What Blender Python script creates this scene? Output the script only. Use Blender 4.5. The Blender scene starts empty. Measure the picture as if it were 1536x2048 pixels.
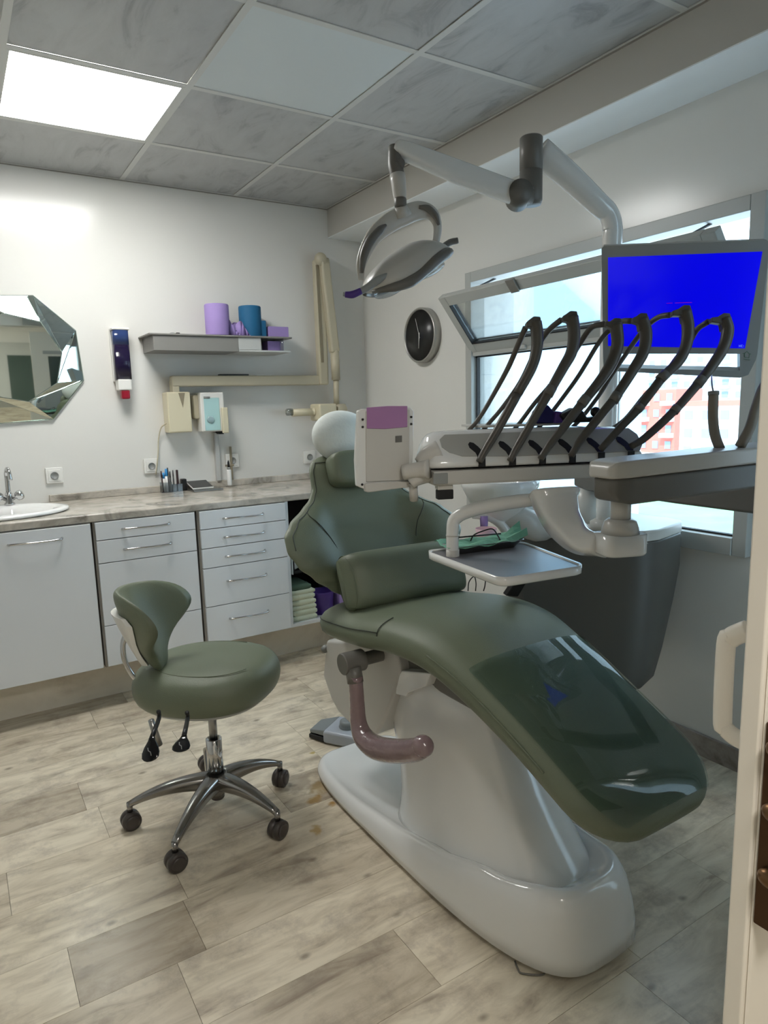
import bpy, bmesh, math, random
from mathutils import Vector, Matrix
random.seed(7)
C = bpy.context.scene.collection
sc = bpy.context.scene
V = Vector
# ------------------------------------------------------------------ camera (1536 x 2048 frame)
W, H = 1536, 2048
YAW, PITCH, ROLL, FPX = 0.5551, -0.1585, -0.0286, 1356.06
CAM = V((-2.2825, -3.7778, 1.3435)); PX, PY = 754.97, 1027.18
_f = V((math.sin(YAW)*math.cos(PITCH), math.cos(YAW)*math.cos(PITCH), math.sin(PITCH)))
_r = V((math.cos(YAW), -math.sin(YAW), 0)); _u = _r.cross(_f)
CR = math.cos(ROLL)*_r + math.sin(ROLL)*_u
CU = -math.sin(ROLL)*_r + math.cos(ROLL)*_u
CF = _f
cd = bpy.data.cameras.new('camera'); cam = bpy.data.objects.new('camera', cd); C.objects.link(cam)
cd.sensor_fit = 'VERTICAL'; cd.sensor_height = 24; cd.lens = FPX/H*24
cd.shift_x = (W/2-PX)/H; cd.shift_y = (PY-H/2)/H; cd.clip_start = 0.05; cd.clip_end = 400
cam.matrix_world = Matrix(((CR.x, CU.x, -CF.x, CAM.x), (CR.y, CU.y, -CF.y, CAM.y), (CR.z, CU.z, -CF.z, CAM.z), (0, 0, 0, 1)))
sc.camera = cam
def P(px, py, x=None, y=None, z=None, d=None):
    """world point seen at a measured spot of the photo, on a known plane of the room"""
    r = CF + CR*((px-PX)/FPX) - CU*((py-PY)/FPX)
    if d is not None: return CAM + r*d
    if x is not None: return CAM + r*((x-CAM.x)/r.x)
    if y is not None: return CAM + r*((y-CAM.y)/r.y)
    return CAM + r*((z-CAM.z)/r.z)
# ------------------------------------------------------------------ sky, light, exposure
wd = bpy.data.worlds.new('world'); sc.world = wd; wd.use_nodes = True
bg = wd.node_tree.nodes['Background']; bg.inputs['Color'].default_value = (0.60, 0.82, 1.0, 1); bg.inputs['Strength'].default_value = 4.2
PANEL_EMIT = 22.0
sc.view_settings.view_transform = 'Standard'; sc.view_settings.look = 'None'
sc.view_settings.exposure = 0.22; sc.view_settings.gamma = 1.0; sc.view_settings.use_curve_mapping = False
def area(name, loc, size, power, color, rot=(0, 0, 0)):
    l = bpy.data.lights.new(name, 'AREA'); l.shape = 'RECTANGLE'; l.size, l.size_y = size; l.energy = power; l.color = color
    o = bpy.data.objects.new(name, l); o.location = loc; o.rotation_euler = rot; C.objects.link(o); return o
sl_ = bpy.data.lights.new('sun', 'SUN'); sl_.energy = 5.5; sl_.angle = 0.02; sl_.color = (1, 0.97, 0.92)
so_ = bpy.data.objects.new('sun', sl_); C.objects.link(so_); so_.rotation_euler = V((0.62, 0.30, -0.72)).to_track_quat('-Z', 'Y').to_euler()
area('hallway_lamp', (-2.0, -4.35, 2.46), (0.5, 0.5), 21, (1.0, 0.95, 0.88))
# ------------------------------------------------------------------ materials
def srgb(r, g, b):
    f = lambda c: (c/255/12.92) if c/255 <= 0.04045 else ((c/255+0.055)/1.055)**2.4
    return (f(r), f(g), f(b), 1)
def mat(name, col, rough=0.5, metal=0.0, bump=0.0, bscale=60, coat=0.0, var=0.0, vscale=8, emit=0, spec=0.5, trans=0):
    m = bpy.data.materials.new(name); m.use_nodes = True; nt = m.node_tree; b = nt.nodes['Principled BSDF']
    b.inputs['Base Color'].default_value = col; b.inputs['Roughness'].default_value = rough; b.inputs['Metallic'].default_value = metal
    b.inputs['Coat Weight'].default_value = coat; b.inputs['Specular IOR Level'].default_value = spec
    b.inputs['Transmission Weight'].default_value = trans
    if emit:
        b.inputs['Emission Color'].default_value = col; b.inputs['Emission Strength'].default_value = emit
    tc = nt.nodes.new('ShaderNodeTexCoord')
    n = nt.nodes.new('ShaderNodeTexNoise'); n.inputs['Scale'].default_value = vscale; n.inputs['Detail'].default_value = 4
    nt.links.new(tc.outputs['Object'], n.inputs['Vector'])
    if var > 0:
        mx = nt.nodes.new('ShaderNodeMix'); mx.data_type = 'RGBA'
        mx.inputs['A'].default_value = tuple(c*(1-var) for c in col[:3])+(1,); mx.inputs['B'].default_value = tuple(min(1, c*(1+var)) for c in col[:3])+(1,)
        nt.links.new(n.outputs['Fac'], mx.inputs['Factor']); nt.links.new(mx.outputs['Result'], b.inputs['Base Color'])
    if bump > 0:
        n2 = nt.nodes.new('ShaderNodeTexNoise'); n2.inputs['Scale'].default_value = bscale; n2.inputs['Detail'].default_value = 3
        nt.links.new(tc.outputs['Object'], n2.inputs['Vector'])
        bp = nt.nodes.new('ShaderNodeBump'); bp.inputs['Strength'].default_value = bump; bp.inputs['Distance'].default_value = 0.004
        nt.links.new(n2.outputs['Fac'], bp.inputs['Height']); nt.links.new(bp.outputs['Normal'], b.inputs['Normal'])
    return m
M = {}
M['wall'] = mat('white wall paint', srgb(224, 223, 218), 0.19, bump=0.03, bscale=60, var=0.02, vscale=3, spec=0.38)
M['soffit'] = mat('soffit paint', srgb(196, 193, 186), 0.5)  # beam face, darkened in colour so the underside looks lit
M['cove'] = mat('white gloss with painted window light', srgb(246, 250, 252), 0.3)  # beam underside: window light put into the colour as a whiter white
M['grid'] = mat('ceiling grid', srgb(205, 205, 200), 0.4)
M['cab'] = mat('white laminate', srgb(222, 225, 228), 0.22, var=0.01)
M['cabside'] = mat('cabinet carcass', srgb(150, 146, 138), 0.6)
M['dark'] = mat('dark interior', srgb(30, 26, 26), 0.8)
M['chrome'] = mat('chrome', srgb(200, 200, 200), 0.12, 1.0)
M['steel'] = mat('brushed steel', srgb(160, 160, 158), 0.3, 1.0)
M['alu'] = mat('polished aluminium', srgb(150, 148, 146), 0.22, 1.0)
M['black'] = mat('black plastic', srgb(16, 16, 17), 0.4)
M['blackg'] = mat('black gloss', srgb(12, 12, 14), 0.12)
M['gasket'] = mat('black rubber', srgb(18, 18, 20), 0.6)
M['caster'] = mat('dark grey nylon', srgb(66, 60, 57), 0.4)
M['green'] = mat('sage green vinyl', srgb(104, 112, 92), 0.42, bump=0.25, bscale=500, var=0.05, vscale=5)
M['green2'] = mat('sage green vinyl side', srgb(98, 106, 84), 0.42, bump=0.25, bscale=500, var=0.04)
M['seam'] = mat('dark seam piping', srgb(48, 54, 44), 0.5)
M['uwhite'] = mat('white gloss shell', srgb(225, 226, 224), 0.16, coat=0.5)
M['ugrey'] = mat('light grey plastic', srgb(196, 194, 188), 0.3)
M['umid'] = mat('mid grey plastic', srgb(142, 145, 143), 0.35)
M['ucab'] = mat('charcoal brown cabinet', srgb(84, 82, 77), 0.45)
M['ugrey2'] = mat('warm grey panel plastic', srgb(170, 170, 164), 0.4)
M['udark'] = mat('dark grey plastic', srgb(106, 104, 99), 0.4)
M['pinkwrap'] = mat('wrapped mauve grey', srgb(128, 108, 110), 0.2, bump=0.8, bscale=40, coat=0.5, var=0.15, vscale=20)
M['pedal'] = mat('bluish grey plastic', srgb(170, 176, 186), 0.35)
M['pedal2'] = mat('pedal grey', srgb(128, 134, 136), 0.4)
M['cream'] = mat('cream enamel', srgb(214, 206, 178), 0.35)
M['cream2'] = mat('aged ivory enamel', srgb(190, 182, 158), 0.4)
M['creamd'] = mat('ivory recess', srgb(140, 130, 108), 0.5)
M['purple'] = mat('lilac paper', srgb(158, 136, 196), 0.75, var=0.06, vscale=20)
M['purpled'] = mat('violet plastic', srgb(72, 44, 130), 0.4)
M['mauve'] = mat('mauve film', srgb(168, 124, 168), 0.3, var=0.06, vscale=15)
M['blue'] = mat('petrol blue paper', srgb(20, 96, 138), 0.7)
M['navy'] = mat('navy cloth', srgb(30, 28, 96), 0.8)
M['sheetw'] = mat('white cloth cover', srgb(214, 220, 216), 0.7, bump=0.3, bscale=60)
M['shelf'] = mat('grey shelf laminate', srgb(132, 130, 126), 0.4)
M['shelfl'] = mat('pale grey shelf', srgb(190, 192, 190), 0.35)
M['porc'] = mat('white porcelain', srgb(238, 238, 236), 0.1)
M['towel'] = mat('pale green towel', srgb(214, 222, 198), 0.9, bump=0.6, bscale=120)
M['towel2'] = mat('green towel', srgb(80, 104, 88), 0.9)
M['sock'] = mat('socket plastic', srgb(232, 231, 226), 0.3)
M['lilactile'] = mat('tray grey mat', srgb(112, 112, 118), 0.35)
M['napkin'] = mat('mint paper napkin', srgb(120, 176, 150), 0.8, var=0.12, vscale=25)
M['winframe'] = mat('aluminium window frame', srgb(176, 178, 174), 0.35, var=0.02)
M['doorw'] = mat('cream door paint', srgb(240, 234, 222), 0.4)
M['brass'] = mat('aged bronze', srgb(88, 66, 48), 0.35, 0.9)
M['brassl'] = mat('worn brass', srgb(120, 92, 66), 0.35, 1.0)
M['red'] = mat('red plastic', srgb(150, 14, 40), 0.35)
M['clockface'] = mat('clock dial', srgb(24, 24, 24), 0.3)
M['clockring'] = mat('silver clock ring', srgb(176, 174, 168), 0.35, 0.6)
M['glassb'] = mat('blue tinted glass plate', srgb(150, 176, 180), 0.1)
M['liquid'] = mat('dark indigo soap', srgb(28, 20, 52), 0.12)
M['liquid2'] = mat('blue tinted clear tank', srgb(44, 62, 108), 0.1)
M['pink'] = mat('pink cup', srgb(226, 188, 200), 0.4)
M['cblue'] = mat('sky blue plastic', srgb(60, 150, 215), 0.3)
M['wood'] = mat('dark brown plastic', srgb(56, 34, 36), 0.4)
M['hose'] = mat('charcoal rubber hose', srgb(84, 80, 74), 0.45)
M['hp'] = mat('charcoal sleeve', srgb(80, 76, 70), 0.42)
M['hoseg'] = mat('grey beige hose', srgb(140, 132, 120), 0.5)
M['ext1'] = mat('pale render facade', srgb(208, 208, 212), 0.9)
M['ext2'] = mat('salmon facade', srgb(214, 120, 106), 0.9)
M['ext3'] = mat('blue grey glazing', srgb(140, 158, 182), 0.3)
M['ext4'] = mat('pale blue render', srgb(170, 196, 214), 0.9)
M['ext5'] = mat('beige tower render', srgb(176, 160, 144), 0.9)
M['extg'] = mat('grass ground', srgb(120, 158, 122), 0.9, var=0.3, vscale=0.3)
M['extp'] = mat('dark green door glass', srgb(58, 76, 70), 0.15)
M['mirror'] = mat('mirror', srgb(225, 235, 230), 0.02, 1.0)
M['bevelg'] = mat('mirror bevel', srgb(200, 215, 210), 0.08, 1.0)
M['screen'] = mat('lit blue screen', (0.0, 0.0, 0.55, 1), 0.2, emit=0.95)
M['redtxt'] = mat('red screen text', (0.45, 0.0, 0.1, 1), 0.3, emit=0.5)
M['cyan'] = mat('pale cyan screen text', (0.35, 0.6, 0.9, 1), 0.3, emit=0.5)
M['logo'] = mat('green print', srgb(60, 110, 80), 0.4)
M['led'] = mat('lit led diffuser', (1.0, 0.995, 0.965, 1), 0.5, emit=PANEL_EMIT)
M['lcd'] = mat('pale aqua display', srgb(176, 214, 214), 0.2)
def glass(name, tint=(0.95, 0.98, 0.98), f=0.07):
    m = bpy.data.materials.new(name); m.use_nodes = True; nt = m.node_tree
    for n in list(nt.nodes):
        if n.type != 'OUTPUT_MATERIAL': nt.nodes.remove(n)
    out = nt.nodes['Material Output']; t = nt.nodes.new('ShaderNodeBsdfTransparent'); t.inputs[0].default_value = (*tint, 1)
    g = nt.nodes.new('ShaderNodeBsdfGlossy'); g.inputs['Roughness'].default_value = 0.03
    lw = nt.nodes.new('ShaderNodeLayerWeight'); lw.inputs['Blend'].default_value = 0.25
    ma = nt.nodes.new('ShaderNodeMath'); ma.operation = 'MULTIPLY_ADD'; ma.inputs[1].default_value = 0.5; ma.inputs[2].default_value = f
    nt.links.new(lw.outputs['Fresnel'], ma.inputs[0])
    mx = nt.nodes.new('ShaderNodeMixShader'); nt.links.new(ma.outputs[0], mx.inputs[0]); nt.links.new(t.outputs[0], mx.inputs[1]); nt.links.new(g.outputs[0], mx.inputs[2])
    nt.links.new(mx.outputs[0], out.inputs[0]); return m
M['glass'] = glass('window glass')
M['film'] = glass('clear vinyl film', (0.70, 0.80, 0.78), 0.05)
M['acry'] = glass('clear acrylic', (0.85, 0.88, 0.9), 0.1)
def ramp(nt, stops):
    r = nt.nodes.new('ShaderNodeValToRGB'); e = r.color_ramp.elements
    e[0].position, e[0].color = stops[0]; e[1].position, e[1].color = stops[-1]
    for p, c in stops[1:-1]:
        k = e.new(p); k.color = c
    return r
def wood_floor():
    m = bpy.data.materials.new('whitewashed wood laminate'); m.use_nodes = True; nt = m.node_tree; b = nt.nodes['Principled BSDF']; L = nt.links.new
    geo = nt.nodes.new('ShaderNodeNewGeometry'); oi = nt.nodes.new('ShaderNodeObjectInfo')
    comb = nt.nodes.new('ShaderNodeCombineXYZ'); L(oi.outputs['Random'], comb.inputs[0]); L(oi.outputs['Random'], comb.inputs[1])
    sc1 = nt.nodes.new('ShaderNodeVectorMath'); sc1.operation = 'SCALE'; sc1.inputs['Scale'].default_value = 37; L(comb.outputs[0], sc1.inputs[0])
    add = nt.nodes.new('ShaderNodeVectorMath'); add.operation = 'ADD'; L(geo.outputs['Position'], add.inputs[0]); L(sc1.outputs[0], add.inputs[1])
    mp = nt.nodes.new('ShaderNodeMapping'); mp.inputs['Scale'].default_value = (2.2, 9, 1); L(add.outputs[0], mp.inputs[0])
    n1 = nt.nodes.new('ShaderNodeTexNoise'); n1.inputs['Scale'].default_value = 2.0; n1.inputs['Detail'].default_value = 7; n1.inputs['Roughness'].default_value = 0.6; n1.inputs['Distortion'].default_value = 0.6; L(mp.outputs[0], n1.inputs['Vector'])
    r1 = ramp(nt, [(0.28, srgb(164, 150, 134)), (0.42, srgb(206, 194, 172)), (0.60, srgb(230, 219, 197))]); L(n1.outputs['Fac'], r1.inputs[0])
    # weathered grey patches and per-plank tone
    n2 = nt.nodes.new('ShaderNodeTexNoise'); n2.inputs['Scale'].default_value = 5.5; n2.inputs['Detail'].default_value = 8; n2.inputs['Roughness'].default_value = 0.7; L(add.outputs[0], n2.inputs['Vector'])
    r2 = ramp(nt, [(0.50, (0, 0, 0, 1)), (0.68, (1, 1, 1, 1))]); L(n2.outputs['Fac'], r2.inputs[0])
    ml = nt.nodes.new('ShaderNodeMath'); ml.operation = 'MULTIPLY'; L(r2.outputs[0], ml.inputs[0]); ml.inputs[1].default_value = 0.62
    mx = nt.nodes.new('ShaderNodeMix'); mx.data_type = 'RGBA'; L(ml.outputs[0], mx.inputs['Factor']); L(r1.outputs[0], mx.inputs['A']); mx.inputs['B'].default_value = srgb(152, 140, 128)
    at = nt.nodes.new('ShaderNodeAttribute'); at.attribute_type = 'OBJECT'; at.attribute_name = 'tone'
    mt = nt.nodes.new('ShaderNodeMix'); mt.data_type = 'RGBA'; mt.blend_type = 'MULTIPLY'; L(at.outputs['Fac'], mt.inputs['Factor']); L(mx.outputs['Result'], mt.inputs['A']); mt.inputs['B'].default_value = (0.50, 0.46, 0.43, 1)
    # knots
    mp3 = nt.nodes.new('ShaderNodeMapping'); mp3.inputs['Scale'].default_value = (5, 8, 1); L(add.outputs[0], mp3.inputs[0])
    vo = nt.nodes.new('ShaderNodeTexVoronoi'); vo.inputs['Scale'].default_value = 1.0; L(mp3.outputs[0], vo.inputs['Vector'])
    r3 = ramp(nt, [(0.03, (1, 1, 1, 1)), (0.10, (0, 0, 0, 1))]); L(vo.outputs['Distance'], r3.inputs[0])
    mk = nt.nodes.new('ShaderNodeMath'); mk.operation = 'MULTIPLY'; mk.inputs[1].default_value = 0.6; L(r3.outputs[0], mk.inputs[0])
    mxk = nt.nodes.new('ShaderNodeMix'); mxk.data_type = 'RGBA'; L(mk.outputs[0], mxk.inputs['Factor']); L(mt.outputs['Result'], mxk.inputs['A']); mxk.inputs['B'].default_value = srgb(110, 98, 86)
    prev = mxk.outputs['Result']
    # yellow iodine stains and the grey scuffed spot near the chair base
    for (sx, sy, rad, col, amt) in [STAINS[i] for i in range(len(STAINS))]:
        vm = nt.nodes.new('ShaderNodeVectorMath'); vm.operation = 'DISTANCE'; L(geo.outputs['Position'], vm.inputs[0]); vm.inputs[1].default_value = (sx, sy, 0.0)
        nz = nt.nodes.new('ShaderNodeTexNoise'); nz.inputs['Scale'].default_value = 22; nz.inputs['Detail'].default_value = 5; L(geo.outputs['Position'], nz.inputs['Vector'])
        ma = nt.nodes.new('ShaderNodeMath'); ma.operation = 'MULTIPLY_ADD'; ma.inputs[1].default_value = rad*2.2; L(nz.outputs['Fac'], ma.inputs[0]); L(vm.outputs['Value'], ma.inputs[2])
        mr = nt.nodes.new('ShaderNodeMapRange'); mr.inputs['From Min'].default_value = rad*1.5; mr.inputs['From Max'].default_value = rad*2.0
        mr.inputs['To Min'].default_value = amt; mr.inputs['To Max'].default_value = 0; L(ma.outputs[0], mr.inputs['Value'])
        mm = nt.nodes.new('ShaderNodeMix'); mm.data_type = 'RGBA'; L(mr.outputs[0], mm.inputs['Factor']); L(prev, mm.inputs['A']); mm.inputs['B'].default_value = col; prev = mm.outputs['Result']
    L(prev, b.inputs['Base Color'])
    b.inputs['Roughness'].default_value = 0.27
    bp = nt.nodes.new('ShaderNodeBump'); bp.inputs['Strength'].default_value = 0.25; bp.inputs['Distance'].default_value = 0.002; L(n1.outputs['Fac'], bp.inputs['Height']); L(bp.outputs[0], b.inputs['Normal'])
    return m
STAINS = []
for (qx, qy, rad, c, a_) in [(640, 1575, 0.05, srgb(150, 124, 72), 0.6), (628, 1602, 0.035, srgb(160, 124, 56), 0.7), (665, 1605, 0.022, srgb(170, 124, 40), 0.75),
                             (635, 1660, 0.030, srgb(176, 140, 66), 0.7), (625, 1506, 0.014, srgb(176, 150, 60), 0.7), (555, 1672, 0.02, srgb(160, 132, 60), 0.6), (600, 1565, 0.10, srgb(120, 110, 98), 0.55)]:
    p_ = P(qx, qy, z=0); STAINS.append((p_.x, p_.y, rad, c, a_))
STAINS.sort(key=lambda s: -s[2])
M['floor'] = wood_floor()
def marble(name, c1, c2, c3, scale, dist, rough, stretch=(1, 1, 1), seed=0):
    m = bpy.data.materials.new(name); m.use_nodes = True; nt = m.node_tree; b = nt.nodes['Principled BSDF']; L = nt.links.new
    geo = nt.nodes.new('ShaderNodeNewGeometry'); mp = nt.nodes.new('ShaderNodeMapping'); mp.inputs['Scale'].default_value = stretch; mp.inputs['Rotation'].default_value = (0, 0, 0.7); L(geo.outputs['Position'], mp.inputs[0])
    oi = nt.nodes.new('ShaderNodeObjectInfo'); cb = nt.nodes.new('ShaderNodeCombineXYZ')
    s = nt.nodes.new('ShaderNodeMath'); s.operation = 'MULTIPLY'; s.inputs[1].default_value = 31; L(oi.outputs['Random'], s.inputs[0]); L(s.outputs[0], cb.inputs[0]); L(s.outputs[0], cb.inputs[1]); L(cb.outputs[0], mp.inputs['Location'])
    n = nt.nodes.new('ShaderNodeTexNoise'); n.inputs['Scale'].default_value = scale; n.inputs['Detail'].default_value = 8; n.inputs['Roughness'].default_value = 0.62; n.inputs['Distortion'].default_value = dist; L(mp.outputs[0], n.inputs['Vector'])
    r = ramp(nt, [(0.30, c1), (0.45, c2), (0.62, c3)]); L(n.outputs['Fac'], r.inputs[0]); L(r.outputs[0], b.inputs['Base Color']); b.inputs['Roughness'].default_value = rough
    return m
M['tile'] = marble('marbled grey ceiling tile', srgb(146, 146, 146), srgb(176, 177, 176), srgb(184, 185, 184), 3.2, 1.2, 0.4, (2.6, 0.9, 1))
M['tilep'] = mat('plain white ceiling tile', srgb(208, 214, 214), 0.5)
M['worktop'] = marble('grey stone laminate', srgb(120, 114, 106), srgb(172, 165, 154), srgb(200, 192, 180), 7, 1.0, 0.18)
M['skirt'] = marble('brown grey stone skirting', srgb(118, 108, 102), srgb(148, 138, 130), srgb(165, 156, 148), 9, 1.0, 0.3)
M['plinth'] = marble('beige plinth board', srgb(196, 186, 168), srgb(220, 211, 194), srgb(228, 220, 204), 3, 0.6, 0.5)
# ------------------------------------------------------------------ mesh helpers
ORG = {}
def org(o): return ORG.get(o.name, V((0, 0, 0)))
def obj(name, bm, m, parent=None, at=None, smooth=True, bevel=0, seg=3, sub=0, solid=0, label=None):
    """link one mesh object; bm is in world coordinates"""
    o0 = org(parent) if parent is not None else (V(at) if at is not None else V((0, 0, 0)))
    bmesh.ops.recalc_face_normals(bm, faces=bm.faces[:])
    bmesh.ops.translate(bm, verts=bm.verts[:], vec=-o0)
    me = bpy.data.meshes.new(name); bm.to_mesh(me); bm.free()
    me.materials.append(M[m] if isinstance(m, str) else m)
    if smooth or bevel:
        me.polygons.foreach_set('use_smooth', [True]*len(me.polygons))
    o = bpy.data.objects.new(name, me); C.objects.link(o)
    if parent is not None: o.parent = parent
    else: o.location = o0
    ORG[o.name] = o0
    if solid:
        md = o.modifiers.new('solid', 'SOLIDIFY'); md.thickness = solid; md.offset = 0
    if bevel:
        md = o.modifiers.new('bevel', 'BEVEL'); md.width = bevel; md.segments = seg; md.limit_method = 'ANGLE'; md.angle_limit = math.radians(35); md.harden_normals = True
    if sub:
        md = o.modifiers.new('sub', 'SUBSURF'); md.levels = sub; md.render_levels = sub
    if label: o['label'] = label
    return o
def tag(o, label, cat, group=None, kind=None):
    if label: o['label'] = label
    if cat: o['category'] = cat
    if group: o['group'] = group
    if kind: o['kind'] = kind
    return o
def thing(name, loc, label, cat, group=None):
    o = bpy.data.objects.new(name, None); C.objects.link(o); o.location = V(loc); o.empty_display_size = 0.05; ORG[o.name] = V(loc)
    return tag(o, label, cat, group)
def struct(name, bm, m, parent=None, **k):
    o = obj(name, bm, m, parent, **k)
    if parent is None: o['kind'] = 'structure'
    return o
def nb(): return bmesh.new()
def box(bm, lo, hi, mx=None):
    vs = [V((x, y, z)) for x in (lo[0], hi[0]) for y in (lo[1], hi[1]) for z in (lo[2], hi[2])]
    if mx is not None: vs = [mx @ v for v in vs]
    v = [bm.verts.new(p) for p in vs]
    for f in ((0, 1, 3, 2), (4, 6, 7, 5), (0, 4, 5, 1), (2, 3, 7, 6), (0, 2, 6, 4), (1, 5, 7, 3)): bm.faces.new([v[i] for i in f])
    return bm
def bx(lo, hi, mx=None):
    lo2 = [min(a, b) for a, b in zip(lo, hi)]; hi2 = [max(a, b) for a, b in zip(lo, hi)]
    return box(nb(), lo2, hi2, mx)
def frame(o, a, n=None, up=None):
    """matrix with local x=a, z=up"""
    a = V(a).normalized(); u = V(up or (0, 0, 1)); b = u.cross(a).normalized(); u = a.cross(b).normalized()
    return Matrix(((a.x, b.x, u.x, o[0]), (a.y, b.y, u.y, o[1]), (a.z, b.z, u.z, o[2]), (0, 0, 0, 1)))
def loft(bm, rings, cap=True, closed=False):
    R = [[bm.verts.new(p) for p in r] for r in rings]; n = len(R[0])
    for i in range(len(R)-1 if not closed else len(R)):
        a, b = R[i], R[(i+1) % len(R)]
        for j in range(n): bm.faces.new((a[j], a[(j+1) % n], b[(j+1) % n], b[j]))
    if cap and not closed:
        bm.faces.new(R[0][::-1]); bm.faces.new(R[-1])
    return bm
def catmull(pts, sub=6, closed=False):
    pts = [V(p) for p in pts]; n = len(pts); out = []
    if n < 3: return pts
    for i in range(n if closed else n-1):
        g = lambda k: pts[k % n] if closed else (pts[k] if 0 <= k < n else (pts[0]*2-pts[1] if k < 0 else pts[-1]*2-pts[-2]))
        p0, p1, p2, p3 = g(i-1), g(i), g(i+1), g(i+2)
        for s in range(sub):
            t = s/sub; out.append(0.5*((2*p1)+(-p0+p2)*t+(2*p0-5*p1+4*p2-p3)*t*t+(-p0+3*p1-3*p2+p3)*t**3))
    if not closed: out.append(pts[-1])
    return out
def tube(bm, pts, r, n=10, sub=6, closed=False, flat=1.0, up=None, cap=True):
    raw = [V(p) for p in pts]
    cp = catmull(raw, sub, closed) if len(raw) > 2 and sub > 1 else raw
    if isinstance(r, (list, tuple)):
        rr = []
        for i in range(len(cp)):
            t = i/(len(cp)-1)*(len(r)-1); k = min(int(t), len(r)-2); rr.append(r[k]+(r[k+1]-r[k])*(t-k))
    else: rr = [r]*len(cp)
    rings = []; T0 = None; N = None
    for i, p in enumerate(cp):
        if closed: T = (cp[(i+1) % len(cp)]-cp[i-1]).normalized()
        else: T = (cp[min(i+1, len(cp)-1)]-cp[max(i-1, 0)]).normalized()
        if N is None:
            ref = V(up) if up else (V((0, 0, 1)) if abs(T.z) < 0.9 else V((1, 0, 0)))
            N = (ref-T*ref.dot(T)).normalized()
        else: N = (N-T*N.dot(T)).normalized()
        B = T.cross(N)
        rings.append([p+(N*math.cos(a)+B*math.sin(a)*flat)*rr[i] for a in [2*math.pi*k/n for k in range(n)]])
    return loft(bm, rings, cap, closed)
def cyl(bm, a, b, r, r2=None, n=24):
    return tube(bm, [a, b], [r, r2 if r2 is not None else r], n, sub=1)
def lathe(bm, prof, o, axis=(0, 0, 1), n=32, ref=None):
    ax = V(axis).normalized(); rf = V(ref) if ref else (V((1, 0, 0)) if abs(ax.x) < 0.9 else V((0, 1, 0)))
    N = (rf-ax*rf.dot(ax)).normalized(); B = ax.cross(N); o = V(o)
    return loft(bm, [[o+ax*z+(N*math.cos(t)+B*math.sin(t))*max(r, 1e-4) for t in [2*math.pi*k/n for k in range(n)]] for r, z in prof])
def prism(bm, poly, ext):
    ext = V(ext); poly = [V(p) for p in poly]
    return loft(bm, [poly, [p+ext for p in poly]])
def sering(c, S, N, w, t, e=2.6, n=28, tb=None):
    out = []
    for k in range(n):
        a = 2*math.pi*k/n; ca, sa = math.cos(a), math.sin(a)
        x = math.copysign(abs(ca)**(2/e), ca)*w; tt = t if sa > 0 or tb is None else tb
        out.append(c+S*x+N*(math.copysign(abs(sa)**(2/e), sa)*tt))
    return out
def ellipsoid(bm, c, ax, ay, az, nu=24, nv=12):
    c = V(c); rings = []
    for i in range(nv+1):
        f = -math.pi/2+math.pi*i/nv; r = max(math.cos(f), 0.01)
        rings.append([c+V(ax)*(r*math.cos(t))+V(ay)*(r*math.sin(t))+V(az)*math.sin(f) for t in [2*math.pi*k/nu for k in range(nu)]])
    return loft(bm, rings)
def dup(root, loc=None, name=None):
    def cp(o, par):
        c = o.copy(); C.objects.link(c)
        if par: c.parent = par
        ORG[c.name] = org(o)
        for ch in list(o.children): cp(ch, c)
        return c
    r = cp(root, None)
    if loc is not None: r.location = loc
    return r
def wirebox(bm, lo, hi, r, mx=None):
    pass
# ================================================================== ROOM
CEIL = 2.507; XS = -0.234; ZS = 2.343; XL = -3.35; YF = -3.40; T = 0.12
XD1 = -1.30     # right jamb of the doorway
struct('wall_back', bx((XL-T, 0, 0), (T, T, CEIL+0.1)), 'wall', smooth=False)
# right wall with the window opening
WY0, WY1, WZ0, WZ1 = -2.519, -1.033, 0.792, 1.978
bm = nb()
box(bm, (0, WY1, 0), (0.3, 0.0, CEIL+0.1)); box(bm, (0, YF-T, 0), (0.3, WY0, CEIL+0.1))
box(bm, (0, WY0, 0), (0.3, WY1, WZ0)); box(bm, (0, WY0, WZ1), (0.3, WY1, CEIL+0.1))
struct('wall_right', bm, 'wall', smooth=False)
struct('wall_left', bx((XL-T, YF-T, 0), (XL, 0, CEIL+0.1)), 'wall', smooth=False)
bm = nb(); box(bm, (XL-T, YF-T, 0), (-2.62, YF, CEIL+0.1)); box(bm, (XD1, YF-T, 0), (-0.42, YF, CEIL+0.1)); box(bm, (-0.07, YF-T, 0), (T, YF, CEIL+0.1)); box(bm, (-0.42, YF-T, 0), (-0.07, YF, 0.22)); box(bm, (-0.42, YF-T, 2.25), (-0.07, YF, CEIL+0.1)); box(bm, (-2.62, YF-T, 2.15), (XD1, YF, CEIL+0.1))
struct('wall_front', bm, 'wall', smooth=False)
bm = nb(); box(bm, (-3.3, -5.6, 0), (-3.2, YF-T, CEIL)); box(bm, (-1.0, -5.6, 0), (-0.9, YF-T, CEIL)); box(bm, (-3.3, -5.7, 0), (-0.9, -5.6, CEIL)); box(bm, (-3.3, -5.7, CEIL), (-0.9, YF-T, CEIL+0.08))
struct('wall_hallway', bm, 'wall', smooth=False)
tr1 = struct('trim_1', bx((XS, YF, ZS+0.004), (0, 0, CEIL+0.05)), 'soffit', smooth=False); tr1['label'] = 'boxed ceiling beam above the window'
obj('beam_underside', bx((XS, YF, ZS), (0, 0, ZS+0.004)), 'cove', tr1, smooth=False, label='beam underside coloured lighter to stand for window light')
obj('shadow_gap', bx((XS-0.004, YF, CEIL-0.005), (XS, 0, CEIL)), 'cabside', tr1, smooth=False)
struct('trim_3', bx((XL, -0.004, CEIL-0.004), (XS, 0, CEIL)), 'cabside', smooth=False)
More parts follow.
